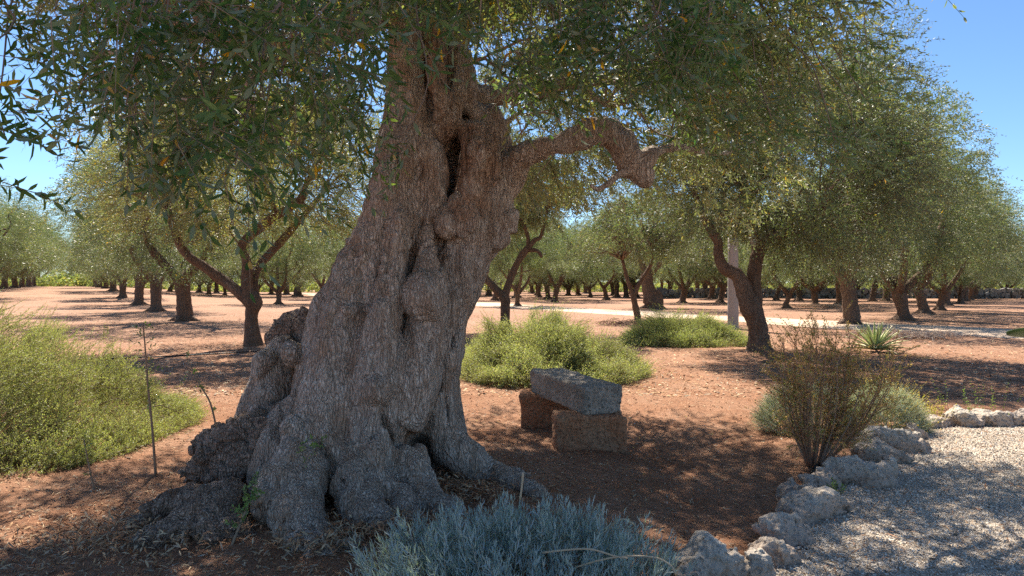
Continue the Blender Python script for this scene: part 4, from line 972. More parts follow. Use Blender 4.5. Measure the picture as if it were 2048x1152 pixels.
# ------------------------------------------------------------------ bushes
def bush_tint(n, rng, P=None):
    a = np.array([0.20, 0.25, 0.105]); b = np.array([0.42, 0.43, 0.22]); u = rng.random(n)[:, None]; r = a * (1 - u) + b * u
    w = (rng.random(n) < 0.06)[:, None]; r = np.where(w, np.array([.28, .2, .12]), r)
    if P is not None: r = r * (1 + .22 * vn(P * 3, 8) + .22 * vn(P * 8, 9))[:, None]
    return r.astype(np.float32)
def bush(name, c, rx, ry, h, n, label, seed, nl=0.024, K=9, L=(.07, .16), keep=None, skew=0.0, tone=(1, 1, 1)):
    rng = np.random.default_rng(seed); c = np.array([c[0], c[1], float(gz(np.array([c[0]]), np.array([c[1]]), False)[0])])
    root = empty(name, c, label, 'bush'); m = n * 2
    u = rng.random(m) ** 0.5; th = rng.uniform(0, 6.283, m); X = u * np.cos(th); Y = u * np.sin(th)
    edge = 1 + .15 * vn(np.stack([np.cos(th) * 2, np.sin(th) * 2, 0 * th], -1) + seed, seed); X *= edge; Y *= edge
    sm = rng.normal(size=(11, 2)) * .48; mx = np.exp(-(((X[:, None] - sm[None, :, 0]) ** 2 + (Y[:, None] - sm[None, :, 1]) ** 2) / .075)).max(1)
    prof = np.maximum(0, 1 - (u ** 2.4)) * (.58 + .5 * mx); lump_ = 1 + .30 * vn(np.stack([X * 3.5, Y * 3.5, 0 * X], -1), seed + 1) + .30 * vn(np.stack([X * 8, Y * 8, 0 * X], -1), seed + 2)
    top = h * (prof * .92 + .08) * lump_ * (1 - skew * X) * (1 - .5 * skew * np.abs(X)) * (.72 + .28 * (vn(np.stack([X * 2.1, Y * 2.1, 0 * X], -1), seed + 30) > -.1)); lay = rng.random(m) ** .45
    P = np.stack([X * rx, Y * ry, np.maximum(top * lay - .02 + .035 * rng.normal(size=m), 0)], -1)
    fl = np.stack([vn(np.stack([X * 5, Y * 5, 0 * X], -1), seed + 5), vn(np.stack([X * 5, Y * 5, 0 * X], -1), seed + 6), 0 * X], -1)
    D = np.stack([X * 1.2, Y * 1.2, 0.38 + 0 * X], -1) + fl * .9 + rng.normal(size=(m, 3)) * .35
    cave = (vn(np.stack([X * rx, Y * ry, top], -1) * 2.6 + seed, seed + 40) < (-.20 if rx > 1.6 else -.42)) & (lay > .55)
    P = P[~cave][:n]; D = D[~cave][:n]
    if keep is not None: k_ = keep(P + c); P, D = P[k_], D[k_]
    acc = Acc()
    LL = rng.uniform(L[0], L[1], len(P)); LL[rng.random(len(P)) < .10] *= 1.9; vv_ = vn(P * 2.2 + seed, seed + 12) > .28; LL[vv_] *= 1.35
    twigs(acc, P, D, LL, K, nl, 0.0052 if nl < .03 else 0.0085, rng, (lambda a_, b_, c_: bush_tint(a_, b_, c_) * np.array(tone)), droop=-.15, ang=(30, 60), lens=False, stem_r=0.0018, stem_t=(.8, .75, .5), curl=-.1)
    link('foliage', acc.mesh('foliage', [M['needle'], M['twig']]), root)
    a2 = Acc()
    for k in range(70):
        i = rng.integers(len(P)); s0 = np.array([P[i, 0] * .25, P[i, 1] * .25, 0.0])
        V, F = tube(wander(s0, P[i], rng, .012, .003, 5, .12), 3, 5, k, .05); a2.add(V, F, 0, (.6, .5, .4))
    link('stems', a2.mesh('stems', [M['twig']]), root); return root
bush('rosemary_bush', (-5.05, 6.5), 1.80, 2.0, 1.22, 26000, 'large feathery green bush filling the left edge beside the giant trunk', 3, skew=.42, tone=(.98, .95, .92))
bush('rosemary_bush', (0.60, 11.25), 1.66, 1.5, .88, 19000, 'round feathery green bush behind the stone bench', 4, nl=.032, K=8, L=(.10, .24), skew=.36, tone=(1.12, 1.08, 1.15))
bush('rosemary_bush', (4.25, 16.9), 1.55, 1.15, 0.78, 9500, 'feathery green bush left of the concrete pole, in front of the track', 5, nl=.042, K=7, L=(.12, .24), skew=.12)

# silver foreground plant
def silver_tint(n, rng, P=None):
    a = np.array([0.30, 0.37, 0.38]); b = np.array([0.44, 0.50, 0.50]); u = rng.random(n)[:, None]; return (a * (1 - u) + b * u).astype(np.float32)
rng = np.random.default_rng(31); c = np.array([0.03, 3.22, 0.02])
root = empty('silver_curry_plant', c, 'blue-grey curry plant with soft narrow leaves at the bottom centre', 'plant')
n = 520; u = rng.random(n) ** .55; th = rng.uniform(0, 6.283, n); X = u * np.cos(th) * .88; Y = u * np.sin(th) * .46
top = .17 + .20 * (1 - u ** 2) + .045 * rng.normal(size=n)
P = np.stack([X * .82, Y * .82, np.maximum(.0, top - .20)], -1) + c; D = np.stack([X * .35, Y * .35, 1 + 0 * X], -1) + rng.normal(size=(n, 3)) * .2
acc = Acc(); twigs(acc, P, D, rng.uniform(.15, .25, n), 13, 0.062, 0.0058, rng, silver_tint, droop=-.02, ang=(32, 62), lens=True, stem_r=.0022, stem_t=(1.3, 1.45, 1.4), curl=.30, upcurve=1, helical=2.4)
link('foliage', acc.mesh('foliage', [M['silver'], M['twig']], c), root)
a2 = Acc()
for k in range(260):
    i = rng.integers(n); s0 = c + np.array([X[i] * .3, Y[i] * .3, -.02]); V, F = tube(wander(s0, P[i], rng, .004, .002, 4, .1), 3, 5, k, 0); a2.add(V, F, 0, (.75, .68, .6))
link('stems', a2.mesh('stems', [M['twig']], c), root)
a2 = Acc()
for pts in [[(1085, 1105, 3.0, 2.2), (1130, 1100, 2.95, 2.2), (1180, 1098, 2.9, 2.2), (1230, 1112, 2.88, 2), (1255, 1116, 2.85, 2)], [(1150, 1135, 3.0, 2), (1200, 1120, 2.95, 2), (1255, 1112, 2.9, 2), (1310, 1115, 2.88, 2), (1340, 1130, 2.86, 2), (1352, 1148, 2.85, 2.5)], [(1205, 1075, 3.3, 2), (1225, 1048, 3.3, 2), (1245, 1038, 3.3, 2), (1268, 1048, 3.3, 2.5)], [(1040, 1000, 3.3, 2), (1044, 970, 3.3, 2), (1046, 945, 3.3, 2.5)]]:
    V, F = tube(S(pts), 4, 6, 2, .05); a2 = Acc(); a2.add(V, F, 0, (1.6, 1.6, 1.35)); link('dry_stalk', a2.mesh('dry_stalk', [M['twig']], c), root)

# brown twiggy shrub
rng = np.random.default_rng(41); c = at(1628, HOR, 5.62); c[2] = 0
root = empty('twiggy_shrub', c, 'tall twiggy brown shrub with sparse small leaves behind the border stones', 'shrub')
a2 = Acc(); tips = []; dirs = []
for k in range(34):
    th = rng.uniform(0, 6.283); sp_ = rng.uniform(.08, .62); hh = rng.uniform(.72, 1.12) * (1.12 - .35 * sp_)
    e = np.array([math.cos(th) * sp_ * .88 + .12, math.sin(th) * sp_ * .6, hh]); s0 = np.array([math.cos(th) * .05, math.sin(th) * .05, -.02])
    mid = s0 * .5 + e * .5 + np.array([math.cos(th), math.sin(th), -.4]) * .05
    path = [(*s0, .0085), (*mid, .006), (*e, .002)]
    V, F = tube(path, 6, 6, k, .06); a2.add(V, F, 0, (1.0, .72, .56) if k % 3 else (1.3, 1.1, .95)); C_ = catmull(path, 6)[:, :3]
    for q in range(19):
        j = rng.integers(3, len(C_)); d_ = nrm((np.array([math.cos(th) * .5, math.sin(th) * .5, .8]) + rng.normal(size=3) * .55)[None])[0]; L_ = rng.uniform(.08, .24)
        t2 = C_[j] + d_ * L_; V, F = tube([(*C_[j], .0022), (*(C_[j] + d_ * L_ * .5 + rng.normal(size=3) * .01), .0017), (*t2, .001)], 2, 4, q, 0); a2.add(V, F, 0, (1.45, .98, .70))
        tips.append(t2); dirs.append(d_)
link('stems', a2.mesh('stems', [M['twig']]), root)
tips = np.array(tips); dirs = np.array(dirs); acc = Acc()
def shrub_tint(n, rng, P=None):
    r = np.array([.27, .29, .09]) * rng.uniform(.7, 1.3, (n, 1)); b_ = (rng.random(n) < .7)[:, None]; return np.where(b_, np.array([.56, .35, .20]), r).astype(np.float32)
twigs(acc, tips - dirs * .05, dirs, .13, 7, .026, .0095, rng, shrub_tint, lens=False, stems=True, stem_r=.001, droop=.1, stem_t=(.6, .45, .35))
twigs(acc, tips - dirs * .16 + rng.normal(size=tips.shape) * .02, dirs + rng.normal(size=tips.shape) * .4, .12, 6, .022, .008, rng, shrub_tint, lens=False, stems=True, stem_r=.001, droop=.1, stem_t=(.6, .4, .3))
link('foliage', acc.mesh('foliage', [M['needle'], M['twig']]), root)
# dry flower heads
def blobs(acc, P, r, rng, cols, m=0):
    o6 = np.array([[1,0,0],[-1,0,0],[0,1,0],[0,-1,0],[0,0,1],[0,0,-1]], float); f8 = np.array([[0,2,4],[2,1,4],[1,3,4],[3,0,4],[2,0,5],[1,2,5],[3,1,5],[0,3,5]])
    n = len(P); Rm = nrm(rng.normal(size=(n, 3, 3))); rr = np.broadcast_to(r, (n,))[:, None, None] * rng.uniform(.6, 1.2, (n, 6, 1))
    V = (P[:, None] + np.einsum('kj,njl->nkl', o6, Rm) * rr).reshape(-1, 3)
    F = (np.arange(n)[:, None, None] * 6 + f8[None]).reshape(-1, 3); acc.add(V, [F], m, np.repeat(cols, 6, 0))
acc = Acc(); tp = tips[(tips[:, 2] > .75)]; tp = tp[rng.random(len(tp)) < .5]
blobs(acc, tp, .009, rng, np.array([[.34, .20, .08]]) * rng.uniform(.6, 1.3, (len(tp), 1)))
link('seed_heads', acc.mesh('seed_heads', [M['flower']]), root)['kind'] = 'stuff'

# grey-green santolina cushions with yellow flower stalks
def cushion(c, rx, ry, h, n, nf, label, seed, fl_side=0.2):
    rng = np.random.default_rng(seed); c = np.array([c[0], c[1], 0.0]); root = empty('santolina_cushion', c, label, 'plant')
    th = rng.uniform(0, 6.283, n); ph = np.arccos(rng.random(n)); d = np.stack([np.sin(ph) * np.cos(th), np.sin(ph) * np.sin(th), np.cos(ph)], -1)
    P = d * np.array([rx, ry, h]) * rng.uniform(.6, .85, (n, 1)); acc = Acc()
    twigs(acc, P, d + rng.normal(size=(n, 3)) * .3 + [0, 0, .3], rng.uniform(.07, .14, n), 10, .016, .0032, rng, lambda n_, r_, p_: (silver_tint(n_, r_) * np.array([1.45, 1.38, 1.08])), lens=False, droop=0, ang=(30, 60), stem_r=.0014, stem_t=(1.4, 1.4, 1.1))
    link('foliage', acc.mesh('foliage', [M['silver'], M['twig']]), root)
    a2 = Acc(); k = rng.choice(n, nf); dd = nrm(d[k] + [fl_side, 0, .45] + rng.normal(size=(nf, 3)) * .12); s0 = P[k]; L_ = rng.uniform(.16, .27, nf)[:, None]; e = s0 + dd * L_
    e1 = nrm(np.cross(dd, rand_dir(rng, nf))); e2 = np.cross(dd, e1); Vs = []
    for q, rr in ((s0, .0014), (e, .001)):
        for a_ in (0, 2.09, 4.19): Vs.append(q + (math.cos(a_) * e1 + math.sin(a_) * e2) * rr)
    V = np.stack(Vs, 1).reshape(-1, 3); b = np.arange(nf)[:, None] * 6; F = np.concatenate([b + np.array([[i, (i + 1) % 3, 3 + (i + 1) % 3, 3 + i]]) for i in range(3)])
    a2.add(V, [F], 0, (.42, .38, .12)); blobs(a2, e, .008, rng, np.array([[.62, .42, .07]]) * rng.uniform(.6, 1.2, (nf, 1)))
    link('flower_stalks', a2.mesh('flower_stalks', [M['flower']]), root)
cushion((3.78, 6.95), .45, .36, .46, 3600, 420, 'pale grey-green cushion plant fringed with yellow flower stalks beside the border stones', 51, .35)
cushion((3.0, 7.0), .55, .36, .50, 3600, 60, 'grey-green cushion plant half hidden behind the twiggy brown shrub', 52, -.2)

def herb(name, c, n, h, label, seed, tint, spread=.12, leaf=(.03, .012), K=8, r=.002, stem_t=(.6, .6, .4), cat='plant', up=1.0, lens=False):
    rng = np.random.default_rng(seed); z0 = float(gz(np.array([c[0]]), np.array([c[1]]))[0]); c = np.array([c[0], c[1], z0])
    root = empty(name, c, label, cat); P = rng.normal(size=(n, 3)) * [spread, spread, 0]; P[:, 2] = -.01
    D = np.stack([P[:, 0] * 1.5, P[:, 1] * 1.5, up + 0 * P[:, 0]], -1) + rng.normal(size=(n, 3)) * .25; acc = Acc()
    twigs(acc, P, D, h * rng.uniform(.6, 1.1, n), K, leaf[0], leaf[1], rng, tint, droop=.05, lens=lens, ang=(40, 75), stem_r=r, stem_t=stem_t, tmin=.2)
    link('foliage', acc.mesh('foliage', [M['needle'], M['twig']]), root); return root
gt = lambda n_, r_, p_=None: (np.array([[.16, .24, .07]]) * r_.uniform(.7, 1.3, (n_, 1))).astype(np.float32)
yt = lambda n_, r_, p_=None: (np.array([[.42, .38, .05]]) * r_.uniform(.6, 1.2, (n_, 1))).astype(np.float32)
herb('young_shrub', (5.25, 7.75), 22, .40, 'low light green seedling shrub beyond the far border stones on the right', 61, gt, .28)
herb('young_shrub', (4.6, 8.2), 12, .30, 'thin light green seedling left of the low seedling shrub on the right', 62, gt, .18)
herb('yellow_herb', (4.42, 7.35), 26, .28, 'small yellow-green leafy herb beside the stones right of the flowering cushion', 63, yt, .10)
herb('green_weed', (1.98 + .33, 4.85), 7, .12, 'tiny green weed growing in the gravel beside the brown boulder', 64, gt, .03, K=5)
herb('dry_weed', (-2.05, 4.15), 26, .34, 'dry rusty brown weed standing by the low root burl', 65, lambda n_, r_, p_=None: (np.array([[.22, .10, .05]]) * r_.uniform(.7, 1.3, (n_, 1))).astype(np.float32), .06, (.012, .004), 12, stem_t=(.8, .5, .3))
def shoot(name, pts, label, seed, leafn=16, leaf=(.035, .013), col=None, side=9, mt='leaf', lf_from=.35, mtl=None, stt=(1.0, .9, .75)):
    rng = np.random.default_rng(seed); p = np.array(S(pts)); p[0, 2] = min(p[0, 2], float(gz(p[:1, 0], p[:1, 1])[0])) - .02; b = p[0, :3].copy(); root = empty(name, b, label, 'sapling')
    V, F = tube(p, 6, 6, seed, .03); a2 = Acc(); a2.add(V, F, 0, stt); link('stem', a2.mesh('stem', [mtl or M['twig']], b), root)
    C_ = catmull(p, 6)[:, :3]; k0 = int(len(C_) * lf_from); k = rng.integers(k0, len(C_), leafn); acc = Acc()
    D = rng.normal(size=(leafn, 3)) * [1, .6, .5] + [0, 0, .5]
    twigs(acc, C_[k], D, rng.uniform(.05, .16, leafn) * (1 if side > 5 else .5), 4, leaf[0], leaf[1], rng, col or near_tint, lens=True, droop=.05, stem_r=.0014, stem_t=(.8, .7, .5))
    link('leaves', acc.mesh('leaves', [M[mt], M['twig']], b), root); return root
shoot('olive_shoot', [(455, 1105, 3.75, 3.0), (480, 1050, 3.8, 2.4), (500, 1000, 3.85, 2), (515, 960, 3.9, 1.2)], 'green leafy olive sucker rising in front of the left root', 71, 22, (.03, .012), gt, 4)
shoot('thin_sapling', [(312, 948, 5.3, 3.0), (305, 860, 5.3, 2.4), (296, 770, 5.3, 2.0), (290, 690, 5.3, 1.5), (286, 645, 5.3, 1.1)], 'thin upright sapling stem in front of the large left bush', 72, 18, (.03, .012), near_tint, 9, stt=(1.0, .85, .7))
shoot('thin_sapling', [(450, 850, 5.2, 2.5), (425, 820, 5.2, 2), (400, 770, 5.2, 1.6), (375, 720, 5.2, 1.2)], 'thin arching twig with a few leaves between the left bush and the rough root', 73, 7, (.028, .011), near_tint, 9)
shoot('thin_sapling', [(195, 1000, 4.9, 2), (180, 940, 4.9, 1.6), (168, 880, 4.9, 1)], 'tiny thin seedling on the bare soil below the left bush', 74, 6, (.02, .009), gt, 4)
# leafy shoots sprouting at the foot cleft of the trunk belong to the old tree
rng = np.random.default_rng(8); acc = Acc(); p0 = at(628, 895, 4.02); twigs(acc, p0 + rng.normal(size=(12, 3)) * .03, rand_dir(rng, 12) + [0, -.5, .6], .07, 4, .02, .009, rng, gt, lens=True, stem_r=.001)
link('basal_shoots', acc.mesh('basal_shoots', [M['needle'], M['twig']], TB), ancient)

# agave
c = at(1750, HOR, 14.9); c[2] = -.02; rng = np.random.default_rng(91)
root = empty('variegated_agave', c, 'spiky variegated agave with cream-edged leaves behind the twiggy shrub', 'plant'); n = 46
for k in range(n):
    th = k * 2.39996; el = 0.15 + 1.25 * (k / n); L_ = .74 - .12 * (k / n) + rng.uniform(-.05, .05); W_ = .078
    h = np.array([math.cos(th), math.sin(th), 0]); side = np.array([-math.sin(th), math.cos(th), 0]); V = []; T = []
    for i in range(8):
        q = i / 7; e_ = el - .25 * q * (1 - k / n); ce = h * (math.cos(e_) * L_ * q + .03) + np.array([0, 0, math.sin(e_) * L_ * q + .06]); w = W_ * (0.65 + 1.2 * q * (1 - q)) * (1 - q ** 3) + .001
        upn = -h * math.sin(e_) + np.array([0, 0, math.cos(e_)])
        for s_, lift in ((-1, .25), (-.62, .1), (0, -.12), (.62, .1), (1, .25)): V.append(ce + side * w * s_ * .5 + upn * w * lift)
        T += [(.78, .74, .40), (.44, .50, .20), (.24, .36, .14), (.44, .50, .20), (.78, .74, .40)] if k > 6 else [(.42, .36, .16)] * 5
    i = np.arange(7)[:, None] * 5 + np.arange(4)[None]; Q = np.stack([i, i + 1, i + 6, i + 5], -1).reshape(-1, 4)
    o = link('leaf', mesh_from('leaf', np.array(V), [Q], [M['agave']], None, np.array(T)), root)
    md = o.modifiers.new('thick', 'SOLIDIFY'); md.thickness = .006
# prickly pear on the right edge
c = np.array([4.0, 4.6, 0.0])
root = empty('prickly_pear', c, 'prickly pear with flat oval green pads reaching in from the right edge', 'cactus')
def pad(ctr, u, v, a, b, th=.018):
    n_ = np.cross(u, v); V = []; nu, nv_ = 20, 7
    for j in range(nv_ + 1):
        ph = -math.pi / 2 + math.pi * j / nv_
        for i in range(nu):
            al = 6.283 * i / nu; rr = math.cos(ph); V.append(ctr + u * a * rr * math.cos(al) + v * b * rr * math.sin(al) * (1 - .15 * math.cos(al)) + n_ * th * math.sin(ph))
    i = np.arange(nv_)[:, None] * nu + np.arange(nu)[None]; i2 = np.arange(nv_)[:, None] * nu + (np.arange(nu) + 1)[None] % nu
    Q = np.stack([i, i2, i2 + nu, i + nu], -1).reshape(-1, 4); link('pad', mesh_from('pad', np.array(V) - c, [Q], [M['cactus']]), root)
dd = 4.6
pad(at(2062, 665, dd), np.array([.97, .1, -.05]), nrm(np.array([[.06, -.80, .34]]))[0], .175, .09)
pad(at(2085, 632, dd), np.array([.5, .1, .86]), nrm(np.array([[.8, -.3, -.5]]))[0], .14, .09)
for x_, y_, z_, tl, tw, a_ in ((4.0, 4.6, .15, .1, .3, .18), (3.93, 4.58, .44, -.25, -.5, .17), (4.16, 4.66, .42, .45, .6, .16), (3.82, 4.6, .74, -.3, .4, .18), (4.05, 4.56, .70, .3, -.3, .15), (4.30, 4.72, .66, .4, .1, .16), (3.72, 4.6, 1.02, -.25, -.4, .16), (3.92, 4.64, 1.02, .35, .5, .14), (4.38, 4.78, .95, .1, .8, .15), (4.1, 4.4, .22, .8, 1.2, .15)):
    u_ = nrm(np.array([[math.sin(tl), .1, math.cos(tl)]]))[0]; v_ = np.array([math.cos(tw), math.sin(tw), 0]); v_ = nrm((v_ - u_ * (v_ @ u_))[None])[0]; pad(np.array([x_, y_, z_]), u_, v_, a_, a_ * .66, .024)

# ------------------------------------------------------------------ stones
def rock(name, c, dims, mtl, seed, parent=None, rz=0.0, amp=0.13, box=0.35, h=None, label=None, cat=None, group=None, origin=None, ridge=True, k=None):
    dims = np.array(dims, float); h = h or max(0.008, dims.max() / 34); lo = -dims * .5 - dims.max() * .22; hi = -lo
    g = SDF(lo, hi, h); X = np.meshgrid(*[a.astype(np.float32) for a in g.ax], indexing='ij'); P = np.stack(X, -1)
    q = P / (dims * .5); e = (np.linalg.norm(q, axis=-1) - 1) * dims.min() * .5
    bxd = (np.power((np.abs(q) ** 6).sum(-1), 1 / 6) - 1) * dims.min() * .5
    F = e * (1 - box) + bxd * box; f = 1 / dims.mean(); A = dims.min() * amp
    F = F + A * 1.5 * vn(P * f * 2.0 + seed * 3.1, seed) + A * .6 * vn(P * f * 5 + seed, seed + 1)
    if ridge: F = F - A * .3 * (1 - 2 * np.abs(vn(P * f * 7 + seed, seed + 2))) + A * .25 * vn(P * f * 14, seed + 3)
    g.F = F.astype(np.float32); V, Q = g.mesh(); V, Q = subdiv(V, Q); V = relax(V, Q, 1, .5); Nn = vnormals(V, Q)
    V = V + Nn * (.0045 * fbm(V * 42, seed, 2) - .006 * ss(.45, .8, vn(V * 30, seed + 9)))[:, None]
    cs, sn = math.cos(rz), math.sin(rz); V = V @ np.array([[cs, sn, 0], [-sn, cs, 0], [0, 0, 1]])
    me = mesh_from(name, V + (np.asarray(c) - np.asarray(origin) if parent is not None else np.array([0, 0, dims[2] * .5])), [Q], [mtl])
    if parent is not None: return link(name, me, parent)
    o = link(name, me); o.location = (c[0], c[1], c[2] - dims[2] * .5); return tag(o, label, cat or 'stone', group)
GS = 'limestone boulders edging the gravel path'
for i, (x0, x1, y0, y1, lb, bx_) in enumerate([
    (1348, 1480, 1083, 1180, 'large grey boulder at the bottom of the border, nearest the camera', .3), (1455, 1545, 1100, 1172, 'low grey boulder pressed against the largest one at the bottom', .3),
    (1502, 1586, 1070, 1136, 'smooth upright pale boulder second up the gravel edge', .3), (1521, 1628, 1029, 1096, 'broad brownish boulder above the smooth upright one', .4),
    (1544, 1684, 982, 1045, 'long flat pitted grey boulder midway along the border', .3), (1557, 1641, 965, 1004, 'small grey stone tucked behind the long pitted boulder', .3),
    (1587, 1670, 939, 985, 'grey rounded stone left of the big brown boulder', .3), (1664, 1778, 915, 974, 'big brown boulder with a hollowed face beside the gravel weed', .5),
    (1718, 1800, 886, 926, 'grey stone leaning on the back of the big brown boulder', .4), (1727, 1832, 856, 905, 'pale flat-topped boulder at the foot of the twiggy shrub', .5),
    (1800, 1844, 850, 882, 'small brown stone at the bend of the border', .3), (1842, 1898, 831, 856, 'small pale stone below the yellow-green herb', .3),
    (1884, 1958, 818, 854, 'rounded tan stone behind the small pale one at the bend', .4), (1940, 2014, 821, 853, 'whitish jagged stone second from the right edge', .4), (2000, 2060, 824, 853, 'whitish low stone at the right edge', .4)]):
    yb = min(y1, 1165) - 3; d = gd(y1) + 0.10; w = (x1 - x0) * d / FPX; hgt = EYE - (y0 - HOR) * d / FPX; hgt = max(hgt, .09)
    x = ((x0 + x1) / 2 - 1024) * d / FPX; g0 = float(gz(np.array([x]), np.array([d]))[0])
    rock('border_stone', (x, d, g0 + hgt * .5 - .03), (w * 1.02, w * (.62 if w > .3 else .8), hgt * 1.05 + .04), M['lime'], 200 + i * 5, rz=random.uniform(-.4, .4), amp=.15, box=bx_, label=lb, group=GS)
# continue outside the frame, nearer the camera
# stone bench
c0 = np.array([.62, 6.55, 0.0]); bench = empty('stone_bench', c0, 'rough stone bench, a weathered grey slab on two reddish blocks, right of the giant trunk', 'bench')
def blk(name, ctr, dims, mtl, rz, seed, label=None, amp=.042):
    g = SDF(-np.array(dims) * .5 - .06, np.array(dims) * .5 + .06, .012); X = np.meshgrid(*[a.astype(np.float32) for a in g.ax], indexing='ij'); P = np.stack(X, -1); hd = np.array(dims) * .5 - .022
    q = np.abs(P) - hd; F = np.linalg.norm(np.maximum(q, 0), axis=-1) + np.minimum(q.max(-1), 0) - .022
    F = F + amp * .45 * vn(P * 5 + seed, seed) + amp * .22 * vn(P * 14, seed + 1) + amp * .12 * vn(P * 34, seed + 2)
    g.F = F.astype(np.float32); V, Q = g.mesh(); V, Q = subdiv(V, Q); V = relax(V, Q, 1, .5); Nn = vnormals(V, Q); V = V + Nn * (.003 * fbm(V * 60, seed, 2) - .006 * ss(.4, .8, vn(V * 36, seed + 9)))[:, None]
    cs, sn = math.cos(rz), math.sin(rz); V = V @ np.array([[cs, sn, 0], [-sn, cs, 0], [0, 0, 1]]) + np.array(ctr) - c0
    o = link(name, mesh_from(name, V, [Q], [mtl]), bench)
    if label: o['label'] = label
blk('seat_slab', (.60, 6.70, .45), (.39, 1.26, .26), M['slab'], .37, 1, 'weathered grey slab of the bench')
blk('support_block', (.69, 6.13, .13), (.63, .30, .40), M['block'], .03, 2, 'front reddish block under the slab')
blk('support_block', (.40, 7.15, .16), (.62, .32, .38), M['block'], -.05, 3, 'rear reddish block under the slab')

# concrete pole
c = at(1466, HOR, 22.5); c[2] = 0; pole = empty('concrete_pole', c, 'round grey concrete utility pole rising into the foliage behind the leaning olive', 'pole')
V, F = tube([(0, 0, -.3, .18), (0, 0, 1, .175), (0, 0, 2.0, .168), (0, 0, 3.0, .16)], 6, 24, 3, .004); link('shaft', mesh_from('shaft', V, F, [M['conc']]), pole)
V, F = tube([(0, 0, 2.98, .10), (0, 0, 3.08, .09)], 2, 16, 3, 0); link('cap', mesh_from('cap', V, F, [M['rust']]), pole)
# hoses
def hose(pts, label, r=.012):
    p = np.array([[x, y, float(gz(np.array([x]), np.array([y]))[0]) + r * .9, r] for x, y in pts]); V, F = tube(p, 6, 8, 1, .02); a = p[0, :3]
    o = link('irrigation_hose', mesh_from('irrigation_hose', V - a, F, [M['hose']])); o.location = a; tag(o, label, 'hose')
hose([(2.35, 5.35), (2.5, 5.6), (2.72, 5.85), (2.85, 6.15), (2.9, 6.5)], 'black irrigation hose behind the border stones under the twiggy shrub', .014)
hose([(-8.6, 13.2), (-7.4, 13.7), (-6.4, 14.2), (-5.4, 14.8)], 'black irrigation hose lying on the soil behind the large left bush', .013)
# little bent metal hoops by the track
for px, py, w_, lb in [(922, 613, 24, 'small bent metal hoop beside the track, just right of the giant trunk'), (1085, 624, 16, 'small bent metal hoop behind the round green bush')]:
    d = gd(py); a = at(px, py, d); a[2] = 0; w = w_ * d / FPX
    V, F = tube([(0, 0, -.05, .018), (0, 0, .32, .018), (-.01, 0, .36, .018), (-w * .5, 0, .30, .014), (-w, 0, .2, .014)], 4, 6, 1, 0); o = link('metal_hoop', mesh_from('metal_hoop', V, F, [M['rust']])); o.location = a; tag(o, lb, 'hoop')
# brush piles
def brush(c, n, r, label, seed, col):
    rng = np.random.default_rng(seed); g0 = float(gz(np.array([c[0]]), np.array([c[1]]))[0]); a2 = Acc()
    for k in range(n):
        a = rng.normal(size=3) * [r, r * .5, .05]; a[2] = abs(a[2]) + .02; d_ = nrm((rng.normal(size=3) * [1, .6, .22])[None])[0] * rng.uniform(.2, .7)
        V, F = tube(wander(a - d_ * .5, a + d_ * .5, rng, .009, .003, 4, .1), 2, 4, k, 0); V[:, 2] = np.maximum(V[:, 2], .003); a2.add(V, F, 0, col)
    o = link('brush_pile', a2.mesh('brush_pile', [M['twig']])); o.location = (c[0], c[1], g0); tag(o, label, 'brushwood')
brush((4.1, 24.0), 130, .9, 'pile of dry brown prunings at the foot of the slim olive', 5, (.9, .65, .5))
brush((10.9, 18.6), 420, .6, 'grey heap of cut branches behind the agave', 6, (1.9, 1.8, 1.7))
brush((19.5, 42), 700, 1.3, 'pale pile of logs and branches under the right hand row', 7, (1.8, 1.6, 1.4))

# ------------------------------------------------------------------ litter, gravel chips
rng = np.random.default_rng(15)
def litter(name, X, Y, ln, wd, cols, label, cat, lift=.004, tilt=.25, zoff=0):
    n = len(X); P = np.stack([X, Y, gz(X, Y) + lift * rng.uniform(.3, 2.5, n) + zoff], -1); th = rng.uniform(0, 6.283, n); D = np.stack([np.cos(th), np.sin(th), rng.normal(size=n) * tilt], -1)
    U = np.stack([rng.normal(size=n) * .35, rng.normal(size=n) * .35, 1 + 0 * th], -1); V, F, nv = leaf_geo(P, D, U, ln, wd, True, .15); acc = Acc(); acc.add(V, F, 0, np.repeat(cols, nv, 0))
    tag(link(name, acc.mesh(name, [M['tint']])), label, cat, kind='stuff')
n = 60000; X = rng.uniform(-4.5, 3.2, n); Y = 3.1 + 7.5 * rng.random(n) ** 1.5; dens = .35 + .65 * np.exp(-((X + 1.7) ** 2 + (Y - 4.1) ** 2) / 2.2) + .2 * vn(np.stack([X * 2, Y * 2, 0 * X], -1), 3); k = (rng.random(n) < dens) & (in_gravel(X, Y) < -.05); X, Y = X[k], Y[k]; n = len(X)
pal = np.array([[.40, .19, .09], [.48, .28, .14], [.28, .15, .08], [.55, .40, .24], [.34, .26, .18]]); cols = pal[rng.integers(0, 5, n)] * rng.uniform(.7, 1.2, (n, 1)); yl = rng.random(n) < .004; cols[yl] = (.65, .50, .10); wl = rng.random(n) < .008; cols[wl] = (.6, .58, .48)
litter('leaf_litter', X, Y, rng.uniform(.02, .058, n), rng.uniform(.004, .011, n), cols, 'brown fallen olive leaves scattered over the red soil round the giant trunk', 'leaf litter')
n = 5200; X = rng.uniform(-4.5, 3.4, n); Y = 3.2 + 8 * rng.random(n) ** 1.3; k = in_gravel(X, Y) < -.05; X, Y = X[k], Y[k]; n = len(X); acc = Acc()
blobs(acc, np.stack([X, Y, gz(X, Y) + .003], -1), .004 + .012 * rng.random(n) ** 3, rng, np.array([[.30, .16, .09]]) * rng.uniform(.6, 1.9, (n, 1))); tag(link('soil_clods', acc.mesh('soil_clods', [M['pebble']], smooth=False)), 'small clods and pebbles lying on the red soil', 'soil clods', kind='stuff')
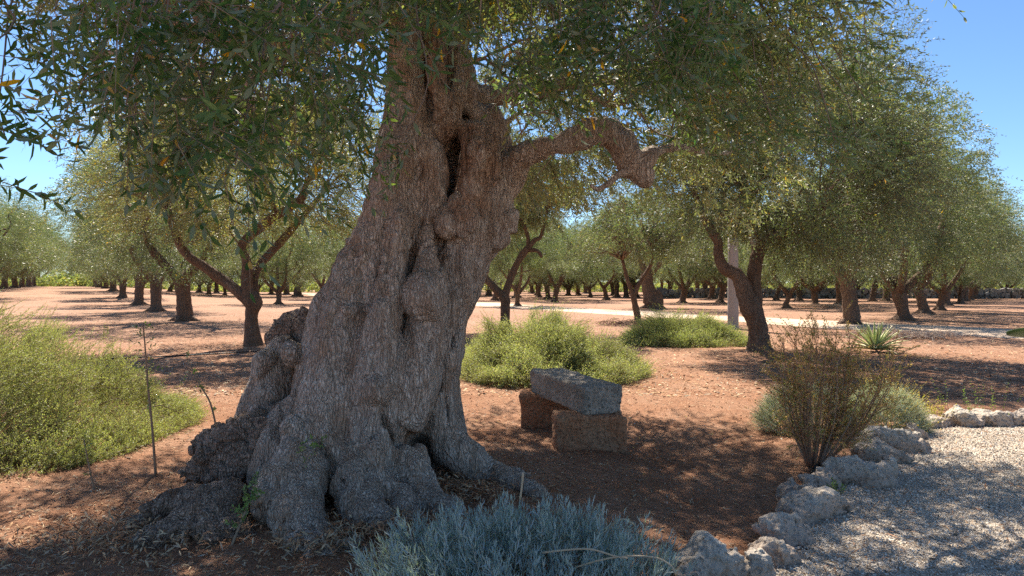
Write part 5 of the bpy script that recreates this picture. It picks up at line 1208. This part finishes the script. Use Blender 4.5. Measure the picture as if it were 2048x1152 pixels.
# heaps of leaves in the root hollows
n = 5200; ctrs = [(-1.55, 4.25, .16), (-1.05, 3.75, .12), (-.72, 4.0, .16), (-1.9, 4.0, .25), (-.35, 4.55, .2), (-2.3, 3.9, .3)]; ii = rng.integers(0, len(ctrs), n); cc = np.array(ctrs)[ii]
X = cc[:, 0] + rng.normal(size=n) * cc[:, 2]; Y = cc[:, 1] + rng.normal(size=n) * cc[:, 2] * .7; cols = pal[rng.integers(0, 5, n)] * rng.uniform(.8, 1.4, (n, 1))
litter('leaf_drift', X, Y, rng.uniform(.035, .065, n), rng.uniform(.007, .012, n), cols, 'drift of rust-brown dead leaves piled between the roots of the giant trunk', 'dead leaves', lift=.03, tilt=.5)
# field litter further out
n = 34000; Y = 9 + 24 * rng.random(n) ** 1.3; X = rng.uniform(-1, 1, n) * Y * .85; cols = pal[rng.integers(0, 5, n)] * rng.uniform(.7, 1.5, (n, 1)); litter('field_litter', X, Y, rng.uniform(.04, .11, n), rng.uniform(.012, .03, n), cols, 'dry straw and leaf litter strewn over the field floor', 'leaf litter')
# gravel chips
n = 60000; X = rng.uniform(.75, 6.2, n); Y = 2.9 + 4.5 * rng.random(n); k = in_gravel(X, Y) > -.06; X, Y = X[k], Y[k]; n = len(X); P = np.stack([X, Y, gz(X, Y) + .016], -1)
g = rng.uniform(.34, .9, n)[:, None]; cols = g * np.array([1, .885, .745]); b_ = rng.random(n) < .1; cols[b_] = np.array([.34, .24, .16]) * rng.uniform(.6, 1.3, (b_.sum(), 1))
acc = Acc(); blobs(acc, P, rng.uniform(.004, .0105, n), rng, cols); tag(link('gravel_chips', acc.mesh('gravel_chips', [M['pebble']], smooth=False)), 'pale limestone gravel covering the path on the right', 'gravel', kind='stuff')
n = 2400; X = rng.uniform(.9, 5.5, n); Y = 3.2 + 3.8 * rng.random(n); k = in_gravel(X, Y) > .05; X, Y = X[k], Y[k]; n = len(X); cols = pal[rng.integers(0, 3, n)] * rng.uniform(.8, 1.4, (n, 1)); litter('gravel_litter', X, Y, rng.uniform(.03, .09, n), rng.uniform(.003, .009, n), cols, 'brown leaves and dry twigs lying on the pale gravel', 'leaf litter', lift=.008, zoff=.018)
print('scene built', len(bpy.data.objects))
